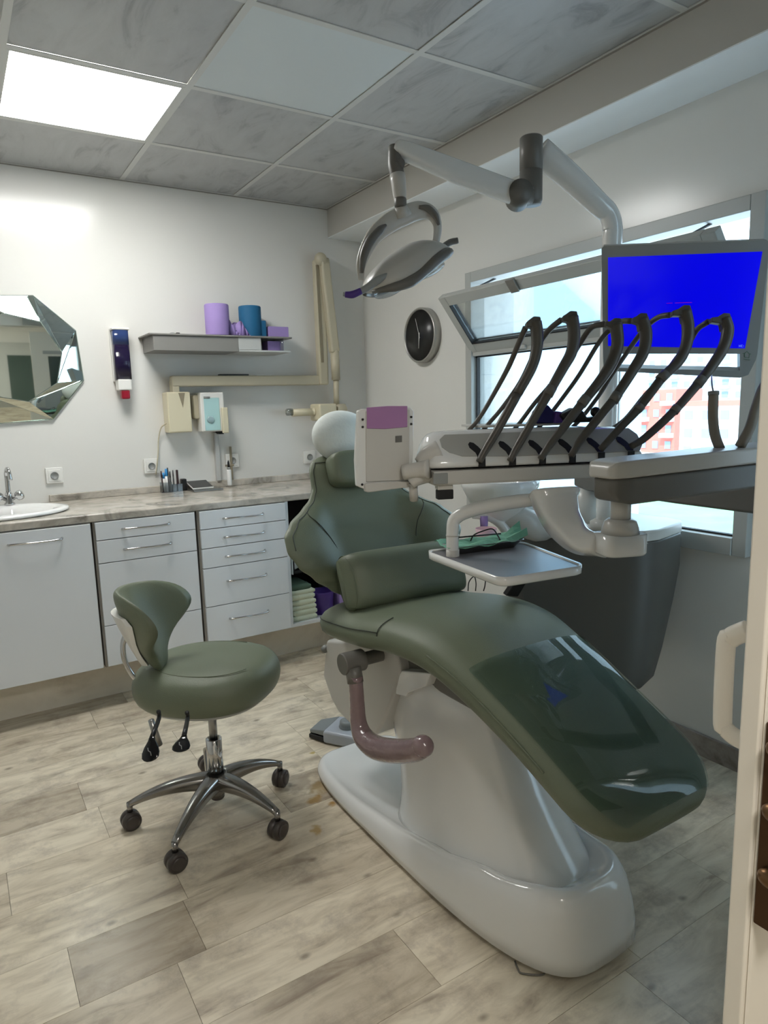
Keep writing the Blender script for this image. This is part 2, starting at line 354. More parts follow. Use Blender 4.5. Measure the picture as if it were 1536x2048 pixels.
d2 = struct('door_2', bx((-2.30, -5.6, 0.0), (-1.10, -5.56, 2.2)), 'winframe', smooth=False)
for k in range(2): obj('glass_panel', bx((-2.22+0.60*k, -5.565, 0.9), (-1.76+0.58*k, -5.55, 2.05)), 'extp', d2, smooth=False)
# ceiling slab, tiles and grid
ce = struct('ceiling', bx((XL-T, YF-T, CEIL+0.05), (0.3, T, CEIL+0.1)), 'grid', smooth=False)
xs = [XS, XS-0.577]
while xs[-1] > XL+0.05: xs.append(xs[-1]-0.6)
xs[-1] = XL
ys = [0, -0.554]
while ys[-1] > YF+0.05: ys.append(ys[-1]-0.6)
ys[-1] = YF
shared = {}
for i in range(len(xs)-1):
    for j in range(len(ys)-1):
        if (i, j) == (2, 1): continue          # the lamp
        plain = (i, j) == (1, 2)
        x1, x0, y1, y0 = xs[i]-0.012, xs[i+1]+0.012, ys[j]-0.012, ys[j+1]+0.012
        key = (round(x1-x0, 3), round(y1-y0, 3), plain)
        if key not in shared:
            o = obj('ceiling_tile', bx((x0, y0, CEIL+0.004), (x1, y1, CEIL+0.02)), 'tilep' if plain else 'tile', ce, smooth=False)
            shared[key] = (o, x0, y0)
            if plain: o['label'] = 'plain white ceiling tile'
        else:
            s, sx, sy = shared[key]; o = s.copy(); C.objects.link(o); o.parent = ce; o.location = s.location+V((x0-sx, y0-sy, 0))
for x in xs: obj('grid_bar', bx((x-0.012, YF, CEIL), (x+0.012, 0, CEIL+0.003)), 'grid', ce, smooth=False)
for y in ys:
    obj('grid_bar', bx((XL, y-0.012, CEIL+0.0004), (XS, y+0.012, CEIL+0.0036)), 'grid', ce, smooth=False)
lamp = thing('led_panel', ((xs[2]+xs[3])/2, (ys[1]+ys[2])/2, CEIL), 'bright square white LED panel set in the ceiling grid', 'ceiling light')
lx0, lx1, ly0, ly1 = xs[3]+0.012, xs[2]-0.012, ys[2]+0.012, ys[1]-0.012
obj('diffuser', bx((lx0+0.01, ly0+0.01, CEIL+0.002), (lx1-0.01, ly1-0.01, CEIL+0.01)), 'led', lamp, smooth=False)
bm = nb(); box(bm, (lx0, ly0, CEIL), (lx0+0.01, ly1, CEIL+0.012)); box(bm, (lx1-0.01, ly0, CEIL), (lx1, ly1, CEIL+0.012)); box(bm, (lx0+0.01, ly0, CEIL), (lx1-0.01, ly0+0.01, CEIL+0.012)); box(bm, (lx0+0.01, ly1-0.01, CEIL), (lx1-0.01, ly1, CEIL+0.012))
obj('panel_frame', bm, 'grid', lamp, smooth=False)
# floor: slab and laminate planks
fl = struct('floor', bx((XL-T, -5.7, -0.12), (0.3, T, -0.008)), 'cabside', smooth=False)
struct('floor_hallway', bx((-3.3, -5.7, -0.008), (-0.8, YF-T, 0)), 'floor', smooth=False)
mesh_cache = {}
row = 0; y = -2.245-0.207*6
forced = {}
yy = y
while yy < 0:
    y1 = min(yy+0.207, 0)
    k = round((yy+2.245)/0.207)
    cuts = {0: [-2.172, -1.876, -1.1], 1: [-1.861, -2.62, -0.9], 2: [-2.283, -1.45], 3: [-1.99, -2.75, -1.2], -1: [-1.95, -1.25, -2.6], -2: [-1.45, -2.3, -0.9]}.get(k)
    if cuts is None:
        cuts = []; xx = XL+random.uniform(0.2, 0.7)
        while xx < -0.15:
            cuts.append(xx); xx += random.choice([0.42, 0.62, 0.84])
    cc = sorted([XL]+cuts+[0.0]); ex = [cc[0]]
    for c in cc[1:]:
        while c-ex[-1] > 0.95: ex.append(ex[-1]+random.choice([0.5, 0.62]))
        if c-ex[-1] > 0.05: ex.append(c)
    ex[-1] = 0.0
    for a, b in zip(ex[:-1], ex[1:]):
        o = obj('plank', bx((a+0.0005, yy+0.0005, -0.008), (b-0.0005, y1-0.0005, 0.0)), 'floor', fl, smooth=False)
        t = random.random(); o['tone'] = 0.0 if t < 0.45 else (0.15 if t < 0.7 else (0.35 if t < 0.9 else 0.55))
        if k == 0 and abs(a+2.172) < 0.01: o['tone'] = 0.75
        elif k == 0 and abs(a+1.876) < 0.01: o['tone'] = 0.3
        elif k == 1 and a > -1.9 and a < -1.8: o['tone'] = 0.1
        elif k == 2 and abs(a+2.283) < 0.01: o['tone'] = 0.05
    yy = y1
# skirting on the right wall and back wall
struct('baseboard_right', bx((-0.014, YF, 0.0), (0, 0, 0.085)), 'skirt', smooth=False, bevel=0.003)
struct('baseboard_back', bx((-0.38, -0.014, 0.0), (-0.014, 0, 0.085)), 'skirt', smooth=False, bevel=0.003)
# ================================================================== WINDOW
win = struct('window_1', bx((-0.03, WY0, WZ0), (0.06, WY0+0.05, WZ1)), 'winframe', bevel=0.003)
def wp(name, lo, hi, m='winframe', bev=0.003, par=win, label=None): return obj(name, bx(lo, hi), m, par, bevel=bev, smooth=False, label=label)
wp('frame_side', (-0.03, WY1-0.045, WZ0), (0.06, WY1, WZ1))
wp('frame_head', (-0.03, WY0+0.05, WZ1-0.05), (0.06, WY1-0.045, WZ1))
wp('frame_sill', (-0.035, WY0+0.05, WZ0), (0.06, WY1-0.045, WZ0+0.062))
wp('transom_bar', (-0.02, WY0+0.05, 1.572), (0.05, WY1-0.045, 1.612))
wp('mullion', (-0.015, -1.93, WZ0+0.062), (0.045, -1.885, 1.572))
for k, (a, b) in enumerate(((-1.885, WY1-0.045), (WY0+0.05, -1.93))):
    wp('gasket', (-0.001, a, WZ0+0.062), (0.019, a+0.006, 1.572), 'gasket', 0); wp('gasket', (-0.001, b-0.012, WZ0+0.062), (0.019, b-0.006, 1.572), 'gasket', 0)
    wp('gasket', (-0.001, a, 1.566), (0.019, b, 1.572), 'gasket', 0); wp('gasket', (-0.001, a, WZ0+0.062), (0.019, b, WZ0+0.068), 'gasket', 0)
    wp('glass_pane', (0.006, a+0.001, WZ0+0.063), (0.012, b-0.001, 1.571), 'glass', 0)
w2 = struct('added_fill_window', bx((-0.42, YF-0.07, 0.22), (-0.07, YF-0.03, 0.27)), 'winframe', smooth=False)  # added window, out of view, put in for cool light on wall and floor
wp('frame_head', (-0.42, YF-0.07, 2.2), (-0.07, YF-0.03, 2.25), par=w2); wp('frame_side', (-0.42, YF-0.07, 0.27), (-0.38, YF-0.03, 2.2), par=w2); wp('frame_side', (-0.11, YF-0.07, 0.27), (-0.07, YF-0.03, 2.2), par=w2)
wp('glass_pane', (-0.38, YF-0.053, 0.27), (-0.11, YF-0.047, 2.2), 'glass', 0, par=w2)
# bottom-hung sash leaning into the room
sb = V((-0.005, 0, 1.60)); tl = P(880, 593, y=WY1-0.03); dv = V((tl.x-sb.x, 0, tl.z-sb.z)); SL = dv.length; dv.normalize()
sash = obj('tilting_sash', nb(), 'winframe', win)
mx = frame((sb.x, WY0+0.045, sb.z), (0, 1, 0), up=dv)    # local x = +y, local z = up the sash, local y -> room/outside
LW = (WY1-0.03)-(WY0+0.045)
bm = nb(); box(bm, (0, -0.018, 0), (0.05, 0.018, SL), mx); box(bm, (LW-0.05, -0.018, 0), (LW, 0.018, SL), mx); box(bm, (0.05, -0.018, 0), (LW-0.05, 0.018, 0.05), mx); box(bm, (0.05, -0.018, SL-0.05), (LW-0.05, 0.018, SL), mx)
bpy.data.objects.remove(sash)
sash = obj('tilting_sash', bm, 'winframe', win, bevel=0.003, smooth=False, label='open upper sash tilted inwards')
bm = nb()
for lo, hi in (((0.05, -0.02, 0.05), (0.055, 0.02, SL-0.05)), ((LW-0.055, -0.02, 0.05), (LW-0.05, 0.02, SL-0.05)), ((0.055, -0.02, 0.05), (LW-0.055, 0.02, 0.055))): box(bm, lo, hi, mx)
obj('sash_gasket', bm, 'gasket', sash, smooth=False)
obj('sash_glass', bx((0.056, -0.003, 0.056), (LW-0.056, 0.003, SL-0.051), mx), 'glass', sash, smooth=False)
bm = nb(); box(bm, (LW*0.62, 0.018, SL-0.05), (LW*0.62+0.05, 0.03, SL+0.012), mx); cyl(bm, P(1088, 542, x=-0.09), P(1098, 560, x=-0.10), 0.007)
obj('sash_latch', bm, 'steel', sash, bevel=0.002, smooth=False)
bm = nb(); cyl(bm, mx @ V((LW*0.12, -0.0, SL-0.02)), V((0.02, WY0+0.045+LW*0.12, 1.93)), 0.005, n=8); cyl(bm, mx @ V((LW*0.9, -0.0, SL-0.02)), V((0.02, WY0+0.045+LW*0.9, 1.93)), 0.005, n=8)
obj('stay_arm', bm, 'gasket', sash)
obj('catch', bx((-0.034, -1.46, 1.58), (-0.02, -1.40, 1.597)), 'winframe', win, bevel=0.002, smooth=False)
bm = nb(); box(bm, P(1160, 506, x=-0.0)-V((0.012, 0.02, 0.006)), P(1160, 506, x=-0.0)+V((-0.002, 0.02, 0.006)))
tag(obj('wall_hook', bm, 'steel', None, at=P(1160, 506, x=0), bevel=0.002), 'small metal catch on the wall right above the tilted sash', 'hook')
# ================================================================== OUTSIDE
struct('ground_outside', bx((3, -120, -9.2), (260, 200, -9.0)), 'ext1', smooth=False)
def ydir(px, py, x): return P(px, py, x=x)
def facade(name, x, y0, y1, z0, z1, m, label, floors, cols, wm='ext3', depth=8, roof=None, balcony=None):
    t = thing(name, (x, (y0+y1)/2, z0), label, 'building')
    obj('wall', bx((x, y0, z0), (x+depth, y1, z1)), m, t, smooth=False)
    fh = (z1-z0)/floors; cw = (y1-y0)/cols; first = None; fb = None
    for a in range(floors):
        for b in range(cols):
            yc = y0+cw*(b+0.5); zc = z0+fh*(a+0.5)
            if first is None:
                first = obj('window', bx((x-0.15, yc-cw*0.22, zc-fh*0.22), (x+0.02, yc+cw*0.22, zc+fh*0.26)), wm, t, smooth=False)
            else:
                o = first.copy(); C.objects.link(o); o.parent = t; o.location = first.location+V((0, cw*b, fh*a))
            if balcony and a > 0 and b % 2 == 0:
                if fb is None: fb = obj('balcony', bx((x-1.3, yc-cw*0.42, zc-fh*0.5), (x, yc+cw*0.42, zc-fh*0.22)), balcony, t, smooth=False); fo = (b, a)
                else: o = fb.copy(); C.objects.link(o); o.parent = t; o.location = fb.location+V((0, cw*(b-fo[0]), fh*(a-fo[1])))
    if roof: obj('roof', bx((x-0.5, y0-0.5, z1), (x+depth, y1+0.5, z1+0.8)), roof, t, smooth=False)
    return t
GZ = -9.0
facade('apartment_block', 110, ydir(1352, 800, 110).y, ydir(1150, 800, 110).y, GZ, ydir(1250, 782, 110).z, 'ext2', 'salmon red apartment block with balconies seen through the lower window', 4, 9, balcony='ext1')
facade('apartment_block', 160, ydir(1475, 700, 160).y-20, ydir(1120, 700, 160).y, GZ, ydir(1300, 716, 160).z, 'ext1', 'long pale apartment block standing behind the salmon building', 7, 22, balcony='ext4')
facade('apartment_block', 100, ydir(1500, 800, 100).y-10, ydir(1362, 800, 100).y, GZ, ydir(1400, 812, 100).z, 'ext1', 'low white apartment block right of the salmon building', 3, 7, roof='ext2')
facade('apartment_block', 120, ydir(1138, 800, 120).y, ydir(1062, 800, 120).y, GZ, ydir(1100, 800, 120).z, 'ext2', 'salmon red block partly hidden behind the domed tower', 4, 4, balcony='ext1')
facade('house_wall', 6.5, ydir(1066, 800, 6.5).y, ydir(955, 800, 6.5).y+6, GZ, 9, 'ext4', 'pale blue house wall close outside the window at left', 6, 5, depth=3, wm='ext1')
t = thing('tower', (60, ydir(1105, 780, 60).y, GZ), 'beige tower with domed roof seen between the hoses', 'tower')
ta, tb = ydir(1133, 780, 60), ydir(1082, 780, 60); zt = ydir(1105, 738, 60).z
obj('wall', bx((60, ta.y, GZ), (63, tb.y, zt)), 'ext5', t, smooth=False)
hw_ = (tb.y-ta.y)/2
bm = nb(); lathe(bm, [(1.05*hw_, 0), (0.95*hw_, 0.3*hw_), (0.5*hw_, 0.6*hw_), (0.05, 0.72*hw_)], (61.5, (ta.y+tb.y)/2, zt)); obj('dome', bm, 'udark', t)
lw0, lw1 = P(1180, 1020, z=GZ), P(1400, 1020, z=GZ)
tag(obj('lawn', bx((30, lw1.y-10, GZ), (70, lw0.y+4, GZ+0.02)), 'extg', None, at=(50, lw0.y, GZ), smooth=False), 'green lawn on the ground far below the window', 'lawn')
# ================================================================== COUNTER RUN
YD = -0.60
wt_ = thing('worktop', (-1.8, -0.3, 0.87), 'long grey stone-look worktop along the back wall', 'worktop')
obj('slab', bx((XL, -0.615, 0.87), (-0.40, -0.001, 0.906)), 'worktop', wt_, bevel=0.008)
obj('upstand', bx((-1.895, -0.018, 0.906), (-0.40, -0.001, 0.942)), 'worktop', wt_, bevel=0.003)
struct('trim_2', bx((XL, -0.455, 0.0), (-0.40, -0.44, 0.195)), 'plinth', smooth=False)['label'] = 'beige plinth board below the cabinets'
def handle(x0, x1, z, par, dz=0.0):
    bm = nb(); yb = YD-0.019; m = (x0+x1)/2
    tube(bm, [(x0, yb, z-0.002), (x0+0.008, yb-0.016, z), (x0+0.05, yb-0.024, z+0.001), (m, yb-0.027, z), (x1-0.05, yb-0.024, z-0.001), (x1-0.008, yb-0.016, z), (x1, yb, z+0.002)], [0.006, 0.005, 0.0038, 0.0036, 0.0038, 0.005, 0.006], n=10)
    obj('handle', bm, 'chrome', par)
def front(name, x0, x1, z0, z1, par, hz=None, hx=None, lab=None):
    g = 0.0018
    o = obj(name, bx((x0+g, YD-0.019, z0+g), (x1-g, YD, z1-g)), 'cab', par, bevel=0.0015, smooth=False)
    if hz: handle(hx[0], hx[1], hz, o)
    return o
def carcass(x0, x1, par, z0=0.195, z1=0.868):
    bm = nb(); box(bm, (x0, YD, z0), (x0+0.016, -0.03, z1)); box(bm, (x1-0.016, YD, z0), (x1, -0.03, z1)); box(bm, (x0+0.016, YD, z0), (x1-0.016, -0.03, z0+0.016)); box(bm, (x0+0.016, -0.04, z0+0.016), (x1-0.016, -0.03, z1)); box(bm, (x0+0.016, YD, z1-0.02), (x1-0.016, YD+0.05, z1))
    return obj('carcass', bm, 'cabside', par, smooth=False)
c1 = thing('sink_cabinet', (-2.1, -0.31, 0.195), 'white cabinet with one large door under the washbasin', 'cabinet')
carcass(-2.42, -1.803, c1); front('door', -2.42, -1.806, 0.20, 0.866, c1, 0.815, (-2.13, -1.925))
c0 = thing('base_cabinet', (-2.9, -0.31, 0.195), 'white base cabinet at the far left end of the worktop', 'cabinet'); carcass(-3.3, -2.425, c0); front('door', -3.3, -2.86, 0.2, 0.866, c0, 0.815, (-3.1, -2.95)); front('door', -2.86, -2.427, 0.2, 0.866, c0, 0.815, (-2.78, -2.6))
c2 = thing('drawer_cabinet', (-1.57, -0.31, 0.195), 'white cabinet behind the stool with two drawers above plain fronts', 'cabinet')
carcass(-1.797, -1.338, c2)
front('drawer', -1.79, -1.343, 0.785, 0.868, c2, 0.828, (-1.675, -1.465)); front('drawer', -1.79, -1.343, 0.681, 0.785, c2, 0.735, (-1.675, -1.465))
front('door', -1.79, -1.343, 0.392, 0.681, c2); front('door', -1.79, -1.343, 0.20, 0.392, c2)
c3 = thing('drawer_cabinet', (-1.1, -0.31, 0.195), 'white cabinet with five handled drawers left of the treatment chair', 'cabinet')
carcass(-1.33, -0.872, c3)
for z0, z1 in ((0.777, 0.868), (0.683, 0.777), (0.585, 0.683), (0.392, 0.585), (0.20, 0.392)):
    front('drawer', -1.322, -0.875, z0, z1, c3, (z0+z1)/2+(0.0 if z1-z0 < 0.12 else 0.022), (-1.205, -1.0))
c4 = thing('open_cabinet', (-0.64, -0.31, 0.195), 'open shelf unit between the drawers and the chair back', 'cabinet')
bm = nb(); box(bm, (-0.870, YD, 0.195), (-0.854, -0.03, 0.868)); box(bm, (-0.42, YD, 0.195), (-0.404, -0.03, 0.868)); box(bm, (-0.854, YD, 0.195), (-0.42, -0.03, 0.211)); box(bm, (-0.854, -0.04, 0.211), (-0.42, -0.03, 0.868))
obj('carcass', bm, 'cab', c4, smooth=False)
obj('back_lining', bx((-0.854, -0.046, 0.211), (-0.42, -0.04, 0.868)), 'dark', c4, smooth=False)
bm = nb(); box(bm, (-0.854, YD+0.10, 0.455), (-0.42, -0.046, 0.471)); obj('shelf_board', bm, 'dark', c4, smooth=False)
# contents of the open unit
def folded(name, x0, x1, y0, y1, z0, n, h, m, label, group=None):
    z = z0
    for k in range(n):
        hh = h*random.uniform(0.85, 1.15); bm = nb(); dx = random.uniform(-0.008, 0.008)
        rings = []
        for i in range(9):
            t = i/8; y = y0+(y1-y0)*t; rings.append(sering(V(((x0+x1)/2+dx, y, z+hh/2+random.uniform(-.0015, .0015))), V((1, 0, 0)), V((0, 0, 1)), (x1-x0)/2*(0.96+random.uniform(0, .04)), hh*0.49, 4, 20))
        loft(bm, rings)
        o = obj(name, bm, m[k % len(m)] if isinstance(m, list) else m, None, at=((x0+x1)/2, y0, z)); tag(o, label(k, n), 'towel', group); z += hh
    return z
pos = ['lowest', 'second lowest', 'third lowest', 'fourth from the bottom', 'fifth from the bottom', 'sixth from the bottom']
zt = folded('folded_towel', -0.845, -0.70, -0.575, -0.38, 0.2115, 6, 0.028, 'towel', lambda k, n: 'pale green folded towel, %s in the open unit pile' % pos[k], 'folded towels in the open shelf unit')
folded('folded_towel', -0.845, -0.725, -0.57, -0.40, zt, 1, 0.035, 'towel2', lambda k, n: 'dark green folded cloth on top of the towel pile')
bm = nb(); lathe(bm, [(0.058, 0), (0.066, 0.12), (0.068, 0.125), (0.062, 0.125), (0.055, 0.01)], (-0.63, -0.50, 0.2115)); tag(obj('waste_pot', bm, 'purpled', None, at=(-0.63, -0.50, 0.2115)), 'dark violet plastic pot beside the folded towels', 'pot')
tag(obj('paper_box', bx((-0.545, -0.55, 0.2115), (-0.43, -0.42, 0.33)), 'purple', None, at=(-0.49, -0.5, 0.2115), bevel=0.002), 'pale lilac box at the right of the open unit', 'box')
t = thing('paper_bag', (-0.78, -0.45, 0.471), 'crumpled white bag on the middle shelf of the open unit', 'bag')
bm = nb(); ellipsoid(bm, (-0.785, -0.47, 0.52), (0.062, 0, 0.01), (0, 0.06, 0), (0.0, 0, 0.046)); obj('bag', bm, 'sheetw', t)
t = thing('document_folder', (-0.80, -0.45, 0.63), 'white curled document pouch in the top of the open unit', 'folder')
bm = nb(); box(bm, (-0.835, -0.575, 0.472+0.1), (-0.829, -0.35, 0.80), Matrix.Translation((0, 0, 0))); obj('cover', bm, 'sheetw', t, bevel=0.001)
bm = nb(); box(bm, (-0.822, -0.57, 0.572), (-0.818, -0.36, 0.78)); obj('edge_strip', bm, 'gasket', t, bevel=0.001); t.location.z = 0.53
for ch in t.children: ch.location.z -= 0.0
# washbasin and tap
tip = P(145, 1018, z=0.915); cxs = tip.x-0.30; cys = tip.y+0.0
sk = thing('washbasin', (cxs, -0.33, 0.906), 'oval white porcelain washbasin set in the worktop', 'washbasin')
bm = nb(); rings = []
for (r, z) in ((0.285, 0.9065), (0.30, 0.912), (0.298, 0.922), (0.27, 0.925), (0.235, 0.918), (0.22, 0.9), (0.18, 0.86), (0.10, 0.84), (0.02, 0.838)):
    rings.append([V((cxs+r*math.cos(t), -0.325+r*0.80*math.sin(t), z)) for t in [2*math.pi*k/40 for k in range(40)]])
loft(bm, rings, True); obj('bowl', bm, 'porc', sk)
tp = P(22, 1012, z=0.925)
tp = V((tp.x, -0.115, 0.924))
fa = thing('basin_tap', tp, 'chrome mixer tap with swan spout and two knobs on the washbasin', 'tap')
bm = nb(); lathe(bm, [(0.024, 0), (0.024, 0.006), (0.017, 0.012), (0.016, 0.05), (0.012, 0.06)], tp); obj('body', bm, 'chrome', fa)
bm = nb(); tube(bm, [tp+V((0, 0, .05)), tp+V((0, 0, .11)), tp+V((0, -0.004, .15)), tp+V((0.004, -0.03, .172)), tp+V((0.008, -0.058, .16)), tp+V((0.01, -0.066, .12))], [0.011, 0.0105, 0.01, 0.0095, 0.009, 0.010], n=14); obj('spout', bm, 'chrome', fa)
for s in (-1, 1):
    bm = nb(); dr = V((s*0.88, -0.1, 0.42)).normalized(); lathe(bm, [(0.009, 0.012), (0.009, 0.03), (0.02, 0.036), (0.024, 0.048), (0.022, 0.062), (0.012, 0.068)], tp+V((0, 0, 0.02)), dr, 16); obj('knob', bm, 'chrome', fa)
# ------------------------------------------------------------------ wall sockets
def socket(px, py, label, holes=True):
    c = P(px, py, y=-0.012); s = 0.04
    t = thing('wall_socket', (c.x, 0, c.z), label, 'socket', 'white wall sockets above the worktop')
    obj('plate', bx((c.x-s, -0.014, c.z-s), (c.x+s, -0.001, c.z+s)), 'sock', t, bevel=0.004)
    obj('insert', bx((c.x-s*0.72, -0.017, c.z-s*0.72), (c.x+s*0.72, -0.014, c.z+s*0.72)), 'sock', t, bevel=0.002)
    bm = nb(); lathe(bm, [(0.019, 0), (0.019, 0.004), (0.016, 0.004), (0.015, 0.001)], (c.x, -0.017, c.z), (0, -1, 0), 20); obj('outlet', bm, 'umid', t)
    return t
socket(109, 951, 'white wall socket above the left end of the stone upstand')
socket(303, 932, 'white wall socket left of the pen holder')
socket(465, 921, 'white wall socket behind the white spray bottle')
socket(619, 914, 'white wall socket left of the chair headrest')
# ------------------------------------------------------------------ mirror
mv = lambda X, Y: P(X/3.84, 500+Y/3.84, y=-0.03)
outer = [mv(-420, 700), mv(-260, 345), mv(215, 345), mv(255, 345), mv(585, 615), mv(648, 1000), mv(415, 1300), mv(-100, 1340), mv(-380, 1100)]
inner = [mv(-240, 720), mv(-150, 560), mv(30, 485), mv(310, 550), mv(475, 785), mv(440, 1020), mv(220, 1165), mv(-120, 1110), mv(-230, 900)]
mr = thing('faceted_mirror', (outer[3].x-0.2, 0, 1.6), 'faceted frameless wall mirror with angled glass border', 'mirror')
cen = sum(inner, V((0, 0, 0)))/len(inner)
def pane(name, pts, m, par, th=0.004):
    bm = nb(); prism(bm, pts, (0, th, 0)); return obj(name, bm, m, par, smooth=False)
pane('centre_glass', inner, 'mirror', mr)
n_ = len(outer)
for i in range(n_):
    j = (i+1) % n_
    oi, oj, ii, ij = outer[i].copy(), outer[j].copy(), inner[i].copy(), inner[j].copy()
    oi.y = oj.y = -0.012; e1 = ii.copy(); e2 = ij.copy()
    if i == 1: pane('facet', [oi, oj, ij], 'mirror', mr); pane('facet', [oi, ij, ii], 'mirror', mr); continue
    jig = 0.008*((i % 3)-1)
    a2 = oi.copy(); a2.y += jig
    pane('facet', [oi, oj, ij], 'mirror', mr); pane('facet', [a2, ij, ii], 'mirror', mr)
bm = nb()
for i in range(n_):
    j = (i+1) % n_
    o_i = outer[i].copy(); o_i.y = -0.013; o_j = outer[j].copy(); o_j.y = -0.013
    tube(bm, [inner[i], inner[j]], 0.0022, 4, 1); tube(bm, [o_i, o_j], 0.0022, 4, 1); tube(bm, [o_i, inner[j]], 0.002, 4, 1)
obj('bevel_edges', bm, 'bevelg', mr, smooth=False)
bm = nb(); prism(bm, [p+V((0, 0.016, 0)) for p in [V((q.x, -0.02, q.z)) for q in outer]], (0, 0.003, 0)); obj('backing', bm, 'umid', mr, smooth=False)
# ------------------------------------------------------------------ soap dispenser
a = P(228, 656, y=-0.045); b = P(263, 798, y=-0.045); xm = (a.x+b.x)/2-0.005; zt_ = a.z
sd = thing('soap_dispenser', (xm, 0, b.z), 'narrow wall soap dispenser filled with dark indigo liquid', 'soap dispenser')
obj('back_plate', bx((xm-0.043, -0.02, b.z+0.09), (xm+0.043, -0.001, zt_)), 'sock', sd, bevel=0.004)
obj('top_cap', bx((xm-0.044, -0.082, zt_-0.012), (xm+0.044, -0.02, zt_)), 'sock', sd, bevel=0.005)
bm = nb(); loft(bm, [sering(V((xm, -0.05, z)), V((1, 0, 0)), V((0, 1, 0)), 0.040, 0.029, 5, 24) for z in (zt_-0.085, zt_-0.012)]); obj('upper_tank', bm, 'liquid2', sd)
bm = nb(); loft(bm, [sering(V((xm, -0.05, z)), V((1, 0, 0)), V((0, 1, 0)), 0.040, 0.029, 5, 24) for z in (b.z+0.10, zt_-0.085)]); obj('liquid_tank', bm, 'liquid', sd)
obj('pump_housing', bx((xm-0.034, -0.084, b.z+0.045), (xm+0.034, -0.012, b.z+0.10)), 'sock', sd, bevel=0.006)
obj('push_button', bx((xm-0.02, -0.08, b.z), (xm+0.022, -0.03, b.z+0.046)), 'red', sd, bevel=0.008)
# ------------------------------------------------------------------ wall shelf
ya = -0.22
A0 = P(292, 673, y=-0.001); A1 = P(578, 676, y=ya)
sx0, sx1, szt = -1.36, P(580, 672, y=ya).x, P(480, 671, y=ya).z
sh = thing('wall_shelf', ((sx0+sx1)/2, 0, szt-0.08), 'grey wall shelf with a closed left part and open right bay', 'shelf')
xm_ = P(478, 700, y=ya).x
xl_ = P(303, 690, y=ya).x
obj('top_board', bx((xl_-0.012, ya-0.008, szt-0.010), (sx1+0.01, -0.001, szt)), 'shelf', sh, bevel=0.004)
obj('drawer_box', bx((xl_+0.01, ya, szt-0.085), (xm_, -0.001, szt-0.010)), 'shelf', sh, bevel=0.002)
obj('front_panel', bx((xm_, ya, szt-0.074), (xm_+0.13, ya+0.012, szt-0.010)), 'shelfl', sh, bevel=0.002)
obj('bottom_board', bx((xm_, ya-0.002, szt-0.085), (sx1, -0.001, szt-0.075)), 'shelfl', sh, bevel=0.002)
obj('end_panel', bx((sx1-0.05, ya, szt-0.074), (sx1-0.042, -0.001, szt-0.010)), 'acry', sh)
# rolls and boxes on the shelf
def roll(px0, px1, ptop, m, label, y, core=True):
    a = P(px0, ptop, y=y); b = P(px1, ptop, y=y); r = (b.x-a.x)/2*0.93; c = V(((a.x+b.x)/2, y, szt))
    t = thing('paper_roll', c, label, 'paper roll'); hh = a.z-szt
    bm = nb(); lathe(bm, [(r*0.98, 0), (r, 0.01), (r, hh-0.006), (r*0.96, hh), (r*0.35, hh), (r*0.35, hh*0.6)], c, n=40); obj('roll', bm, m, t)
    return t, c, r, hh
t, c, r, hh = roll(407, 457, 608, 'purple', 'lilac paper roll standing left on the wall shelf', -0.13)
bm = nb(); q = [c+V((r*0.7, -r*0.65, 0.10)), c+V((r*1.2, -r*0.5, 0.06)), c+V((r*1.9, -r*0.4, 0.085)), c+V((r*2.2, -r*0.5, 0.05)), c+V((r*2.6, -r*0.6, 0.01))]
rr = catmull(q, 6); lo = [p-V((0, 0, 0)) for p in rr]
for i in range(len(rr)-1):
    z0a, z0b = szt+0.002, szt+0.002
    vs = [bm.verts.new(p) for p in (rr[i], rr[i+1], V((rr[i+1].x-0.01*math.sin(i), rr[i+1].y-0.012*math.cos(i*1.3), z0b)), V((rr[i].x-0.01*math.sin(i-1), rr[i].y-0.012*math.cos((i-1)*1.3), z0a)))]
    bm.faces.new(vs)
bmesh.ops.remove_doubles(bm, verts=bm.verts[:], dist=0.0002)
obj('loose_end', bm, 'purple', t, solid=0.002)
bm = nb(); rw = []
for i in range(21):
    f = i/20; cx_ = c.x+r*1.22+0.062*f; rw.append([V((cx_+0.012*math.sin(f*19+k*0.9), -0.13-0.028*(k/6)+0.010*math.sin(f*11+k*1.7), szt+0.003+(0.072*math.sin(math.pi*min(1, f*0.9+0.12))**0.6)*(1-k/7)+0.006*math.sin(f*25+k*2))) for k in range(8)])
vv = [[bm.verts.new(p) for p in r_] for r_ in rw]
for r0, r1 in zip(vv[:-1], vv[1:]):
    for k in range(7): bm.faces.new((r0[k], r0[k+1], r1[k+1], r1[k]))
tag(obj('crumpled_tissue', bm, 'purple', None, at=c+V((r*1.8, -r*0.8, 0)), solid=0.0015), 'crumpled lilac tissue between the two paper rolls', 'tissue')
t, c2_, r2_, h2_ = roll(476, 521, 612, 'blue', 'petrol blue paper roll at the middle of the wall shelf', -0.10)
bm = nb(); box(bm, (c2_.x+r2_*0.8, -0.14, szt), (c2_.x+r2_+0.016, -0.11, szt+h2_*0.55)); obj('hanging_sheet', bm, 'blue', t, bevel=0.004)
a = P(531, 654, y=-0.10); b = P(571, 654, y=-0.10)
tag(obj('tissue_box', bx((a.x, -0.14, szt), (b.x, -0.06, a.z)), 'purple', None, at=(a.x, -0.1, szt), bevel=0.003), 'small lilac box on the right end of the wall shelf', 'box')
a = P(532, 682, y=-0.16); b = P(559, 700, y=-0.16)
tag(obj('tissue_box', bx((a.x, -0.18, szt-0.0745), (b.x, -0.10, szt-0.02)), 'purple', None, at=(a.x, -0.1, szt-0.0745), bevel=0.003), 'lilac box inside the open bay of the wall shelf', 'box')
a = P(345, 666, y=-0.16)
